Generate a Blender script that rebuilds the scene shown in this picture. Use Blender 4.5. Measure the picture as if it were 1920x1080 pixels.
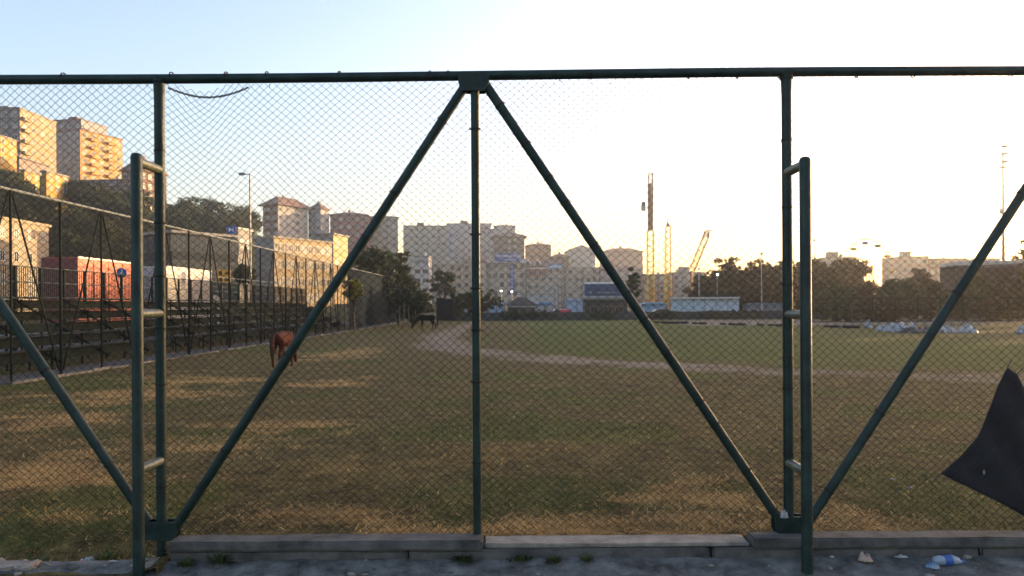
import bpy, bmesh, math, random
import numpy as np
from mathutils import Vector, Matrix

for _o in list(bpy.data.objects):
    bpy.data.objects.remove(_o, do_unlink=True)
scene = bpy.context.scene
COL = scene.collection
R = math.radians

# ------------------------------------------------------------------ camera
FPX = 1450.0                      # focal length in photograph pixels (1920 wide)
CAM = Vector((0, 0, 1.75))
HY = 573.0                        # horizon row in the photograph
ROLL = R(0.33)
HAZE = 0.00045                    # density of the air
cam_data = bpy.data.cameras.new('camera')
cam_data.sensor_width = 36.0
cam_data.lens = 36.0 * FPX / 1920.0
cam_data.shift_y = (HY - 540.0) / 1920.0
cam_data.clip_start = 0.05
cam_data.clip_end = 5000
cam = bpy.data.objects.new('camera', cam_data)
cam.location = CAM
cam.rotation_euler = (math.pi / 2, ROLL, 0)
COL.objects.link(cam)
scene.camera = cam

# ------------------------------------------------------------------ sky, sun, exposure
SUN_AZ = R(53)                    # to the right of the view axis
SUN_EL = R(4.4)
world = bpy.data.worlds.new('World')
scene.world = world
world.use_nodes = True
wn = world.node_tree
bg = wn.nodes['Background']
sky = wn.nodes.new('ShaderNodeTexSky')
sky.sky_type = 'NISHITA'
sky.sun_disc = False
sky.sun_elevation = SUN_EL
sky.sun_rotation = SUN_AZ
sky.altitude = 20
sky.air_density = 1.0
sky.dust_density = 2.6
sky.ozone_density = 1.6
wb = wn.nodes.new('ShaderNodeMix'); wb.data_type = 'RGBA'; wb.blend_type = 'MULTIPLY'   # even white balance of the whole sky
wb.inputs['Factor'].default_value = 1.0
wb.inputs['B'].default_value = (1.07, 0.96, 1.02, 1)
wn.links.new(sky.outputs['Color'], wb.inputs['A'])
wn.links.new(wb.outputs['Result'], bg.inputs['Color'])
bg.inputs['Strength'].default_value = 0.15
sun_dir = Vector((math.sin(SUN_AZ) * math.cos(SUN_EL), math.cos(SUN_AZ) * math.cos(SUN_EL), math.sin(SUN_EL)))
sun_data = bpy.data.lights.new('sun', 'SUN')
sun_data.energy = 3.0
sun_data.angle = R(0.53)
sun_data.color = (1.0, 0.68, 0.34)
sun = bpy.data.objects.new('sun', sun_data)
sun.rotation_euler = sun_dir.to_track_quat('Z', 'Y').to_euler()
sun.location = (60, 60, 60)
COL.objects.link(sun)
scene.view_settings.view_transform = 'Standard'
scene.view_settings.look = 'None'
scene.view_settings.gamma = 1.0
scene.view_settings.use_curve_mapping = False
scene.view_settings.exposure = 2.45
scene.render.engine = 'CYCLES'
scene.cycles.use_denoising = True
scene.cycles.max_bounces = 6
scene.cycles.diffuse_bounces = 3
scene.cycles.volume_bounces = 1
scene.cycles.transparent_max_bounces = 12
scene.render.film_transparent = False

# ------------------------------------------------------------------ helpers
RNG = np.random.default_rng(7)
random.seed(7)
_RV = Vector((math.cos(ROLL), 0, -math.sin(ROLL)))
_UV = Vector((math.sin(ROLL), 0, math.cos(ROLL)))

def W(px, py, Y):
    """world point seen at photograph pixel (px, py) at depth Y"""
    d = (_RV * (px - 960) + _UV * (HY - py)) / FPX
    return CAM + Vector((d.x * Y, Y, d.z * Y))

def smooth(t):
    t = np.clip(t, 0, 1)
    return t * t * (3 - 2 * t)

def vnoise(x, y, seed=0):
    """value noise, vectorised, 0..1"""
    x = np.asarray(x, float); y = np.asarray(y, float)
    xi = np.floor(x).astype(np.int64); yi = np.floor(y).astype(np.int64)
    fx = smooth(x - xi); fy = smooth(y - yi)
    def h(a, b):
        n = (a * 374761393 + b * 668265263 + seed * 974711) & 0x7fffffff
        n = ((n ^ (n >> 13)) * 1274126177) & 0x7fffffff
        return ((n ^ (n >> 16)) & 0xffff) / 65535.0
    return (h(xi, yi) * (1 - fx) + h(xi + 1, yi) * fx) * (1 - fy) + (h(xi, yi + 1) * (1 - fx) + h(xi + 1, yi + 1) * fx) * fy

def fbm(x, y, seed=0, o=4):
    s = 0; a = 0.5; t = 0
    for k in range(o):
        s = s + a * vnoise(x * 2 ** k, y * 2 ** k, seed + k); t += a; a *= 0.5
    return s / t

def gz(x, y):
    """terrain height"""
    x = np.asarray(x, float); y = np.asarray(y, float)
    near = 0.125 - 0.425 * smooth((y - 5.6) / 13.0)
    bump = (fbm(x * 0.6, y * 0.6, 3) - 0.5) * 0.07 * smooth((y - 5.5) / 2.0)
    lip = -0.11 * smooth((-2.05 - x) / 0.5) * smooth((5.95 - y) / 0.6)
    z = near + bump + lip
    z = np.where((y < 5.42) & (x > -2.26), -0.30, z)
    s = 0.35 * y - 0.94 * x
    hill = 42 * smooth((s - 105) / 115.0) * (1 - 0.5 * smooth((y - 240) / 120))
    z = z + hill
    return z

def G(px, py):
    """ground point under a photograph pixel"""
    Y = 20.0
    for _ in range(40):
        p = W(px, py, Y)
        d = (p - CAM) / Y
        zg = float(gz(p.x, p.y))
        if d.z >= -1e-4:
            return p
        Y = 0.5 * Y + 0.5 * (zg - CAM.z) / d.z
    p = W(px, py, Y)
    p.z = float(gz(p.x, p.y))
    return p

class MB:
    def __init__(s):
        s.v = []; s.f = []; s.m = []
    def add(s, vs, fs, mi=0):
        b = len(s.v)
        s.v += [tuple(v) for v in vs]
        for f in fs:
            s.f.append(tuple(b + i for i in f)); s.m.append(mi)
        return s
    def box(s, a, b, mi=0, M=None):
        x0, y0, z0 = a; x1, y1, z1 = b
        vs = [Vector(q) for q in ((x0,y0,z0),(x1,y0,z0),(x1,y1,z0),(x0,y1,z0),(x0,y0,z1),(x1,y0,z1),(x1,y1,z1),(x0,y1,z1))]
        if M is not None:
            vs = [M @ v for v in vs]
        return s.add(vs, [(0,3,2,1),(4,5,6,7),(0,1,5,4),(1,2,6,5),(2,3,7,6),(3,0,4,7)], mi)
    def tube(s, p0, p1, r0, r1=None, n=12, cap=True, mi=0):
        return s.path([p0, p1], [r0, r0 if r1 is None else r1], n, cap, mi)
    def path(s, pts, rs, n=10, cap=True, mi=0):
        pts = [Vector(p) for p in pts]
        if not isinstance(rs, (list, tuple)):
            rs = [rs] * len(pts)
        vs = []; up = None
        for i, p in enumerate(pts):
            if i == 0: t = pts[1] - p
            elif i == len(pts) - 1: t = p - pts[i-1]
            else: t = (pts[i+1] - pts[i-1])
            t = t.normalized() if t.length > 0 else Vector((0, 0, 1))
            if up is None:
                up = Vector((0, 0, 1)) if abs(t.z) < 0.9 else Vector((0, 1, 0))
            a = t.cross(up).normalized(); up = a.cross(t).normalized()
            for k in range(n):
                th = 2 * math.pi * k / n
                vs.append(p + (a * math.cos(th) + up * math.sin(th)) * rs[i])
        fs = []
        for i in range(len(pts) - 1):
            for k in range(n):
                k2 = (k + 1) % n
                fs.append((i*n+k, i*n+k2, (i+1)*n+k2, (i+1)*n+k))
        if cap:
            fs.append(tuple(range(n-1, -1, -1)))
            fs.append(tuple((len(pts)-1)*n + k for k in range(n)))
        return s.add(vs, fs, mi)
    def prism(s, poly, y0, y1, mi=0):
        """polygon in x,z extruded along y"""
        n = len(poly)
        vs = [(p[0], y0, p[1]) for p in poly] + [(p[0], y1, p[1]) for p in poly]
        fs = [tuple(range(n)), tuple(range(2*n-1, n-1, -1))]
        for k in range(n):
            k2 = (k+1) % n
            fs.append((k2, k, n+k, n+k2))
        return s.add(vs, fs, mi)
    def mesh(s, name):
        me = bpy.data.meshes.new(name)
        me.from_pydata(s.v, [], s.f)
        if any(s.m):
            me.polygons.foreach_set('material_index', s.m)
        bm = bmesh.new(); bm.from_mesh(me)
        bmesh.ops.recalc_face_normals(bm, faces=bm.faces)
        bm.to_mesh(me); bm.free()
        return me
    def build(s, name, mats, parent=None, smooth_angle=None, loc=None):
        return link(name, s.mesh(name), mats, parent, smooth_angle, loc)

def link(name, me, mats, parent=None, smooth_angle=None, loc=None):
    if mats is not None and len(me.materials) == 0:
        for m in (mats if isinstance(mats, (list, tuple)) else [mats]):
            me.materials.append(m)
    o = bpy.data.objects.new(name, me)
    COL.objects.link(o)
    if parent is not None:
        o.parent = parent
    if loc is not None:
        o.location = loc
    if smooth_angle is not None:
        for p in me.polygons: p.use_smooth = True
        try: me.set_sharp_from_angle(angle=R(smooth_angle))
        except Exception: pass
    return o

def fast(name, v, f, mats=None, parent=None, sm=False):
    """v (N,3), f (M,k) numpy -> object"""
    v = np.ascontiguousarray(v, dtype=np.float32); f = np.ascontiguousarray(f, dtype=np.int32)
    me = bpy.data.meshes.new(name)
    k = f.shape[1]
    me.vertices.add(len(v)); me.vertices.foreach_set('co', v.ravel())
    me.loops.add(f.size); me.loops.foreach_set('vertex_index', f.ravel())
    me.polygons.add(len(f))
    me.polygons.foreach_set('loop_start', np.arange(0, f.size, k, dtype=np.int32))
    try: me.polygons.foreach_set('loop_total', np.full(len(f), k, dtype=np.int32))
    except Exception: pass
    if sm: me.polygons.foreach_set('use_smooth', np.ones(len(f), dtype=bool))
    me.update(calc_edges=True)
    return link(name, me, mats, parent)

def tag(o, label, cat, group=None):
    o['label'] = label; o['category'] = cat
    if group: o['group'] = group
    return o

def struct(o):
    o['kind'] = 'structure'; return o

def thing(name, label, cat, loc=(0,0,0), rz=0, group=None):
    o = bpy.data.objects.new(name, None)
    o.empty_display_size = 0.2
    COL.objects.link(o)
    o.location = loc; o.rotation_euler = (0, 0, rz)
    return tag(o, label, cat, group)

# ------------------------------------------------------------------ materials
MATS = {}
def mat(name, col, rough=0.8, var=0.18, scale=3.0, metal=0.0, bump=0.0, bscale=40.0, col2=None, emit=None, spec=0.5, stretch=None):
    if name in MATS: return MATS[name]
    m = bpy.data.materials.new(name); m.use_nodes = True
    nt = m.node_tree; N = nt.nodes; L = nt.links
    b = N['Principled BSDF']
    b.inputs['Roughness'].default_value = rough
    b.inputs['Metallic'].default_value = metal
    b.inputs['Specular IOR Level'].default_value = spec
    tc = N.new('ShaderNodeTexCoord')
    src = tc.outputs['Object']
    if stretch:
        mp = N.new('ShaderNodeMapping'); mp.inputs['Scale'].default_value = stretch
        L.new(src, mp.inputs['Vector']); src = mp.outputs['Vector']
    nz = N.new('ShaderNodeTexNoise'); nz.inputs['Scale'].default_value = scale
    nz.inputs['Detail'].default_value = 6; nz.inputs['Roughness'].default_value = 0.65
    L.new(src, nz.inputs['Vector'])
    rp = N.new('ShaderNodeValToRGB')
    rp.color_ramp.elements[0].position = 0.3; rp.color_ramp.elements[1].position = 0.7
    c = Vector(col)
    lo = c * (1 - var); hi = (c * (1 + var)) if col2 is None else Vector(col2)
    rp.color_ramp.elements[0].color = (*lo, 1); rp.color_ramp.elements[1].color = (*[min(1, q) for q in hi], 1)
    L.new(nz.outputs['Fac'], rp.inputs['Fac'])
    L.new(rp.outputs['Color'], b.inputs['Base Color'])
    if bump:
        n2 = N.new('ShaderNodeTexNoise'); n2.inputs['Scale'].default_value = bscale; n2.inputs['Detail'].default_value = 5
        L.new(tc.outputs['Object'], n2.inputs['Vector'])
        bp = N.new('ShaderNodeBump'); bp.inputs['Strength'].default_value = bump; bp.inputs['Distance'].default_value = 0.02
        L.new(n2.outputs['Fac'], bp.inputs['Height']); L.new(bp.outputs['Normal'], b.inputs['Normal'])
    if emit:
        b.inputs['Emission Color'].default_value = (*emit[:3], 1); b.inputs['Emission Strength'].default_value = emit[3]
    MATS[name] = m
    return m

def leafmat(name, c1, c2, trans=0.35):
    if name in MATS: return MATS[name]
    m = bpy.data.materials.new(name); m.use_nodes = True
    nt = m.node_tree; N = nt.nodes; L = nt.links
    b = N['Principled BSDF']; b.inputs['Roughness'].default_value = 0.6; b.inputs['Specular IOR Level'].default_value = 0.2
    g = N.new('ShaderNodeNewGeometry')
    tc = N.new('ShaderNodeTexCoord')
    nz = N.new('ShaderNodeTexNoise'); nz.inputs['Scale'].default_value = 0.7; nz.inputs['Detail'].default_value = 3
    L.new(tc.outputs['Object'], nz.inputs['Vector'])
    ad = N.new('ShaderNodeMath'); ad.operation = 'MULTIPLY_ADD'; ad.inputs[1].default_value = 0.5
    L.new(g.outputs['Random Per Island'], ad.inputs[0]); L.new(nz.outputs['Fac'], ad.inputs[2])
    rp = N.new('ShaderNodeValToRGB')
    rp.color_ramp.elements[0].position = 0.35; rp.color_ramp.elements[1].position = 1.05
    rp.color_ramp.elements[0].color = (*c1, 1); rp.color_ramp.elements[1].color = (*c2, 1)
    L.new(ad.outputs[0], rp.inputs['Fac']); L.new(rp.outputs['Color'], b.inputs['Base Color'])
    t = N.new('ShaderNodeBsdfTranslucent'); L.new(rp.outputs['Color'], t.inputs['Color'])
    mx = N.new('ShaderNodeMixShader'); mx.inputs[0].default_value = trans
    L.new(b.outputs[0], mx.inputs[1]); L.new(t.outputs[0], mx.inputs[2])
    L.new(mx.outputs[0], N['Material Output'].inputs['Surface'])
    MATS[name] = m
    return m

PIPE = mat('green_pipe_paint', (0.008, 0.022, 0.0185), spec=0.25, rough=0.46, var=0.45, scale=5, bump=0.3, bscale=28, col2=(0.020, 0.043, 0.037))
def rusty(m, c=(0.045, 0.018, 0.008)):
    nt = m.node_tree; N = nt.nodes; L = nt.links; b = N['Principled BSDF']
    old = b.inputs['Base Color'].links[0].from_socket
    tc = N.new('ShaderNodeTexCoord'); n = N.new('ShaderNodeTexNoise'); n.inputs['Scale'].default_value = 22; n.inputs['Detail'].default_value = 7; n.inputs['Roughness'].default_value = 0.7
    L.new(tc.outputs['Object'], n.inputs['Vector'])
    r = N.new('ShaderNodeMapRange'); r.inputs['From Min'].default_value = 0.62; r.inputs['From Max'].default_value = 0.68; L.new(n.outputs['Fac'], r.inputs['Value'])
    mx = N.new('ShaderNodeMix'); mx.data_type = 'RGBA'; L.new(r.outputs['Result'], mx.inputs['Factor']); L.new(old, mx.inputs['A']); mx.inputs['B'].default_value = (*c, 1)
    L.new(mx.outputs['Result'], b.inputs['Base Color'])
rusty(PIPE)
PIPE_SKY = mat('sky_pale_pipe', (0.035, 0.05, 0.035), spec=0.5, rough=0.38, var=0.4, scale=16, bump=0.2, bscale=50, col2=(0.14, 0.15, 0.10))  # paler than the other pipes: sky reflection put into the colour
PIPE_FAR = mat('dark_fence_steel', (0.010, 0.013, 0.012), rough=0.8, var=0.3, spec=0.1)
WIRE = mat('chain_link_wire', (0.016, 0.016, 0.014), rough=0.75, var=0.4, scale=2, col2=(0.035, 0.028, 0.022), spec=0.2)
CONC = mat('grey_concrete', (0.088, 0.080, 0.072), rough=0.95, var=0.6, scale=5, bump=0.5, bscale=45)
CONC_L = mat('pale_worn_concrete', (0.24, 0.205, 0.17), rough=0.95, var=0.4, scale=6, bump=0.4, bscale=50)
GLASS = mat('window_glass', (0.03, 0.035, 0.045), rough=0.12, var=0.3, scale=0.3)
# ================================================================== ground
def seg_dist(x, y, pts):
    d = np.full(np.shape(x), 1e9)
    for (ax, ay), (bx, by) in zip(pts[:-1], pts[1:]):
        vx, vy = bx - ax, by - ay
        t = np.clip(((x - ax) * vx + (y - ay) * vy) / (vx * vx + vy * vy), 0, 1)
        d = np.minimum(d, np.hypot(x - ax - t * vx, y - ay - t * vy))
    return d

TRACK = [(-4.6, 108), (-4.8, 80), (-4.7, 58), (-4.3, 46), (-3.2, 38.5), (-1.2, 33.5), (1.2, 29.8), (3.8, 27.2), (6.4, 25.0), (9.0, 23.2), (12, 21.8), (16, 20.6), (24, 19.5)]
STRAW_SUN_PX = [(640, 664, 95, 14), (300, 730, 190, 34), (630, 716, 90, 9), (500, 812, 150, 26), (90, 880, 170, 44), (110, 968, 160, 24),
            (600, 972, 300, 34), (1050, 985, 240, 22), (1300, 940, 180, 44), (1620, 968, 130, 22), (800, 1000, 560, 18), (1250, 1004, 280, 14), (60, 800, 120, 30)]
STRAW_SUN = []  # dry straw; the left patches also paint low sun streaks
for (px, py, rx, ry) in STRAW_SUN_PX:
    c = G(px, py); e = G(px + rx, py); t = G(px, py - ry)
    STRAW_SUN.append((c.x, c.y, max(0.15, abs(e.x - c.x)), max(0.12, abs(t.y - c.y))))

def masks(x, y):
    wob = (fbm(x * 0.5, y * 0.35, 11) - 0.5)
    dtr = seg_dist(x, y, TRACK)
    wid = (1.45 + 2.2 * wob) * (1 - 0.35 * smooth((y - 55) / 15))
    path = smooth((wid + 1.0 - dtr) / 2.0) * (0.62 + 0.9 * (fbm(x * 1.4, y * 1.1, 21) - 0.35)) * (1 - 0.35 * smooth((x - 4) / 8))
    far = smooth((y - 72 - 4 * wob) / 5) * smooth((x - 0.17 * y - 1.5 + 4 * wob) / 4) * smooth((104 - y) / 6)
    path = np.clip(np.maximum(path, far * 0.8), 0, 1)
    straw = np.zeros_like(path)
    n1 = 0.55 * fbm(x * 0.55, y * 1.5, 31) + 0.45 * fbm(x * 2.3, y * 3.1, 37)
    for (cx, cy, rx, ry) in STRAW_SUN:
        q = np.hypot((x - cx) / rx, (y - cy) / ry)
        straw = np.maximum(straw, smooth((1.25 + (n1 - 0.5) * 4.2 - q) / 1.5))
    inside = smooth((x + 1.0 - 0.02 * (y - 30)) / 3) * smooth((dtr - 1.4) / 1.5) * smooth((y - 27 + 0.55 * x) / 8)
    green = inside * (0.55 + 0.5 * fbm(x * 0.25, y * 0.12, 41))
    g2 = smooth((fbm(x * 0.55, y * 0.45, 51) - 0.52) / 0.14) * 0.55
    green = np.clip(np.maximum(green * smooth((34 - x) / 14), g2 * (1 - path)), 0, 1)
    return path, straw, green

xs = np.unique(np.concatenate([-np.geomspace(16.5, 900, 50), np.linspace(-16, -6, 60), np.linspace(-6, 8, 180), np.linspace(8, 34, 110), np.geomspace(34.5, 900, 60)]))
ys = np.unique(np.concatenate([np.linspace(5.02, 7.5, 50), np.geomspace(7.6, 112, 210), np.geomspace(114, 900, 60)]))
XX, YY = np.meshgrid(xs, ys)
ZZ = gz(XX, YY)
# street strip behind the stand lies level
nv = np.stack([XX, YY, ZZ], -1).reshape(-1, 3)
nx, ny = len(xs), len(ys)
ii = (np.arange(ny - 1)[:, None] * nx + np.arange(nx - 1)[None, :]).ravel()
ff = np.stack([ii, ii + 1, ii + nx + 1, ii + nx], -1)

gm = bpy.data.materials.new('field_ground'); gm.use_nodes = True
nt = gm.node_tree; N = nt.nodes; L = nt.links
b = N['Principled BSDF']; b.inputs['Roughness'].default_value = 0.95; b.inputs['Specular IOR Level'].default_value = 0.1
tc = N.new('ShaderNodeTexCoord')
def gnoise(sc, det=8, rough=0.7, st=(1, 1, 1)):
    mp = N.new('ShaderNodeMapping'); mp.inputs['Scale'].default_value = st
    L.new(tc.outputs['Object'], mp.inputs['Vector'])
    n = N.new('ShaderNodeTexNoise'); n.inputs['Scale'].default_value = sc; n.inputs['Detail'].default_value = det; n.inputs['Roughness'].default_value = rough
    L.new(mp.outputs['Vector'], n.inputs['Vector']); return n.outputs['Fac']
def ramp(fac, p0, c0, p1, c1):
    r = N.new('ShaderNodeValToRGB'); e = r.color_ramp.elements
    e[0].position = p0; e[0].color = (*c0, 1); e[1].position = p1; e[1].color = (*c1, 1)
    L.new(fac, r.inputs['Fac']); return r.outputs['Color']
def attr(nm):
    a = N.new('ShaderNodeAttribute'); a.attribute_name = nm; return a.outputs['Fac']
def modulate(a, nfac, lo, hi):
    """a + noise, thresholded softly"""
    s = N.new('ShaderNodeMath'); s.operation = 'ADD'; L.new(a, s.inputs[0]); L.new(nfac, s.inputs[1])
    mr = N.new('ShaderNodeMapRange'); mr.inputs['From Min'].default_value = lo; mr.inputs['From Max'].default_value = hi
    L.new(s.outputs[0], mr.inputs['Value']); return mr.outputs['Result']
def mixc(f, a, c):
    m = N.new('ShaderNodeMix'); m.data_type = 'RGBA'
    L.new(f, m.inputs['Factor']); L.new(a, m.inputs['A']); L.new(c, m.inputs['B']); return m.outputs['Result']
_f1 = gnoise(14, 10, 0.75); _f2 = gnoise(4.5, 6, 0.7, (1, 0.6, 1))
_m = N.new('ShaderNodeMath'); _m.operation = 'MULTIPLY_ADD'; _m.inputs[1].default_value = 0.9; L.new(_f2, _m.inputs[0])
_s = N.new('ShaderNodeMath'); _s.operation = 'SUBTRACT'; _s.inputs[1].default_value = 0.45; L.new(_f1, _s.inputs[0]); L.new(_s.outputs[0], _m.inputs[2])
fine = _m.outputs[0]
mid = gnoise(1.3, 8, 0.7)
blot = gnoise(0.35, 5, 0.6, (1, 0.45, 1))
base = mixc(blot, ramp(fine, 0.3, (0.022, 0.018, 0.006), 0.68, (0.17, 0.132, 0.050)), ramp(fine, 0.3, (0.030, 0.021, 0.007), 0.70, (0.21, 0.150, 0.056)))
greenc = ramp(fine, 0.3, (0.036, 0.042, 0.007), 0.75, (0.145, 0.152, 0.036))
straw_sun_c = ramp(fine, 0.28, (0.065, 0.036, 0.011), 0.66, (0.50, 0.31, 0.115))  # straw tone, also carries the painted sun streaks at left
pathc = ramp(fine, 0.3, (0.14, 0.105, 0.075), 0.72, (0.31, 0.24, 0.175))
c1 = mixc(modulate(attr('green'), mid, 0.55, 1.25), base, greenc)
c2 = mixc(modulate(attr('straw'), mid, 0.62, 1.5), c1, straw_sun_c)
c3 = mixc(modulate(attr('track'), mid, 0.68, 1.35), c2, pathc)
wood = ramp(fine, 0.3, (0.02, 0.025, 0.012), 0.75, (0.07, 0.075, 0.035))
c4 = mixc(attr('outer'), c3, wood)
L.new(c4, b.inputs['Base Color'])
bp = N.new('ShaderNodeBump'); bp.inputs['Strength'].default_value = 0.9; bp.inputs['Distance'].default_value = 0.05
L.new(gnoise(22, 6, 0.7), bp.inputs['Height']); L.new(bp.outputs['Normal'], b.inputs['Normal'])

ground = struct(fast('ground', nv, ff, gm, sm=True))
pm, sm_, gr_ = masks(nv[:, 0], nv[:, 1])
outer = np.clip(np.maximum(smooth((-nv[:, 0] - 18) / 4), smooth((nv[:, 1] - 112) / 6)), 0, 1)
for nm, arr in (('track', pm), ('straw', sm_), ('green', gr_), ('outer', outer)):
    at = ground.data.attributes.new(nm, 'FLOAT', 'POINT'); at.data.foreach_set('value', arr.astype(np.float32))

# ---- grass: short dry blades on the near field (uncountable)
def blades(name, n, y0, y1, hmin, hmax, wid, m, label, sel, lay=(0.2, 1.5), lift=0.0):
    u = RNG.random(n * 3); y = y0 * (y1 / y0) ** u
    x = (RNG.random(n * 3) - 0.5) * 1.45 * y
    pa, st, gr = masks(x, y)
    keep = (RNG.random(n * 3) < sel(pa, st, gr)) & (x > -13.4)
    keep &= ~((y < 5.44) & (x > -2.3))
    x, y, st = x[keep][:n], y[keep][:n], st[keep][:n]
    k = len(x)
    z = gz(x, y) - 0.004
    a = RNG.random(k) * 2 * math.pi
    h = hmin + (hmax - hmin) * RNG.random(k) ** 2
    lean = lay[0] + (lay[1] - lay[0]) * RNG.random(k) ** 0.6
    z = z + lift * RNG.random(k)
    la = RNG.random(k) * 2 * math.pi
    w = wid * (0.6 + 0.8 * RNG.random(k)) * (y / 7) ** 0.7
    dx, dy = np.cos(a) * w, np.sin(a) * w
    p = np.stack([x, y, z], -1)
    d = np.stack([dx, dy, 0 * dx], -1)
    L_ = np.stack([np.cos(la) * np.sin(lean), np.sin(la) * np.sin(lean), np.cos(lean)], -1)
    mid_ = p + L_ * (h * 0.55)[:, None] + np.array([0, 0, 1]) * (h * 0.1)[:, None]
    top = p + L_ * h[:, None]; 
    v = np.stack([p - d, p + d, mid_ + d * 0.7, mid_ - d * 0.7, top], 1).reshape(-1, 3)
    i = np.arange(k)[:, None] * 5
    f = np.concatenate([i + np.array([0, 1, 2]), i + np.array([0, 2, 3]), i + np.array([3, 2, 4])], 0)
    o = fast(name, v, f, m)
    o['kind'] = 'stuff'; tag(o, label, 'grass')
    return o
DRYM = leafmat('dry_grass_blades', (0.065, 0.036, 0.011), (0.72, 0.46, 0.18), 0.3)
OLIM = leafmat('olive_grass_blades', (0.022, 0.021, 0.006), (0.22, 0.16, 0.060), 0.3)
blades('dry_grass', 90000, 5.12, 24, 0.03, 0.12, 0.0036, DRYM, 'straw coloured dry grass lying in patches on the field, left ones coloured as sun streaks', lambda p, s, g: np.clip(s * 0.97 + 0.03, 0, 1) * (1 - p), (1.0, 1.6), 0.035)
blades('short_grass', 110000, 5.10, 24, 0.015, 0.055, 0.0034, OLIM, 'short olive brown grass between the straw patches', lambda p, s, g: np.clip(0.8 - 0.7 * s, 0, 1) * (1 - p * 0.9), (0.5, 1.55), 0.012)
blades('green_grass', 26000, 5.10, 20, 0.02, 0.07, 0.0034, leafmat('green_grass_blades', (0.018, 0.030, 0.006), (0.085, 0.11, 0.03), 0.3), 'short dark green grass in tufts near the fence', lambda p, s, g: np.clip(g * 1.6 - 0.25, 0, 1) * (1 - s), (0.2, 1.3), 0.01)

# ---- pavement in front of the fence: slabs over a bed
pav = struct(MB().box((-14, -6, -0.30), (14, 5.30, -0.035)).build('pavement', mat('paving_bed', (0.08, 0.076, 0.07), 0.95, 0.4, 8)))
SLAB = mat('paving_slab', (0.10, 0.098, 0.095), 0.95, 0.6, 3.5, bump=0.6, bscale=60)
slab_meshes = []
for k in range(4):
    bm = bmesh.new()
    bmesh.ops.create_cube(bm, size=1.0)
    for v in bm.verts:
        v.co.x *= 0.396; v.co.y *= 0.396; v.co.z *= 0.05
        v.co += Vector((random.uniform(-.003, .003), random.uniform(-.003, .003), 0))
    bmesh.ops.bevel(bm, geom=[e for e in bm.edges], offset=0.003, segments=1, affect='EDGES')
    me = bpy.data.meshes.new('slab'); bm.to_mesh(me); bm.free(); me.materials.append(SLAB); slab_meshes.append(me)
for j in range(3):
    for i in range(-11, 12):
        o = link('slab', slab_meshes[(i * 7 + j * 3) % 4], None, pav)
        o.location = (i * 0.4 + 0.2 * (j % 2), 4.98 - 0.4 * j, -0.026 + random.uniform(-0.006, 0.005))
        o.rotation_euler = (random.uniform(-.012, .012), random.uniform(-.012, .012), random.uniform(-.01, .01))
# ---- low wall carrying the fence: base blocks and coping stones
def block(name, a, b, m, parent, bev=0.012, jit=0.004):
    bm = bmesh.new(); bmesh.ops.create_cube(bm, size=1.0)
    c = (Vector(a) + Vector(b)) / 2; s = Vector(b) - Vector(a)
    for v in bm.verts:
        v.co = Vector((v.co.x * s.x, v.co.y * s.y, v.co.z * s.z)) + Vector([random.uniform(-jit, jit) for _ in range(3)])
    bmesh.ops.subdivide_edges(bm, edges=[e for e in bm.edges if abs((e.verts[0].co - e.verts[1].co).x) > 0.2], cuts=14)
    for v in bm.verts: v.co += Vector((0, random.uniform(-jit, jit), random.uniform(-jit, jit) * 0.7))
    sharp = [e for e in bm.edges if len(e.link_faces) == 2 and e.calc_face_angle(0) > 0.8]
    bmesh.ops.bevel(bm, geom=sharp, offset=bev, segments=2, affect='EDGES')
    me = bpy.data.meshes.new(name); bm.to_mesh(me); bm.free()
    return link(name, me, m, parent, 40, c)
FY = 5.35                                           # fence plane
low_wall = thing('low_wall', 'low grey concrete kerb wall with coping under the near fence', 'wall', (0, 5.3, 0))
def lw(name, a, b, m, **k):
    o = block(name, a, b, m, low_wall, **k); o.location -= Vector((0, 5.3, 0)); return o
def X_at(px, Y, py=1020): return W(px, py, Y).x
xl, xm, xr = X_at(313, 5.2), X_at(905, 5.2), X_at(1412, 5.2)
xx = xl - 0.0
while xx < 5.2:
    wd = random.uniform(1.5, 2.3)
    lw('base_block', (xx + 0.006, 5.215, -0.05), (xx + wd - 0.006, 5.43, 0.106), CONC)
    xx += wd
def coping(x0, x1, z0, z1, n, m, y0=5.185, y1=5.36):
    for k in range(n):
        a = x0 + (x1 - x0) * k / n; c = x0 + (x1 - x0) * (k + 1) / n
        lw('coping_stone', (a + 0.003, y0, z0), (c - 0.003, y1, z1), m)
coping(xl, xm, 0.109, 0.178, 1, CONC)
coping(xr, 5.0, 0.109, 0.178, 1, CONC)
lw('coping_stone', (xm + 0.01, 5.24, 0.108), (xr - 0.01, 5.44, 0.135), CONC_L, bev=0.008)
for k, (px, w_) in enumerate([(20, 0.34), (262, 0.22)]):
    x0 = X_at(px, 5.14, 1035)
    lw('broken_kerb_piece', (x0 - w_ / 2, 5.10, -0.02), (x0 + w_ / 2, 5.24, 0.05), CONC_L, bev=0.015, jit=0.004)
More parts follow.
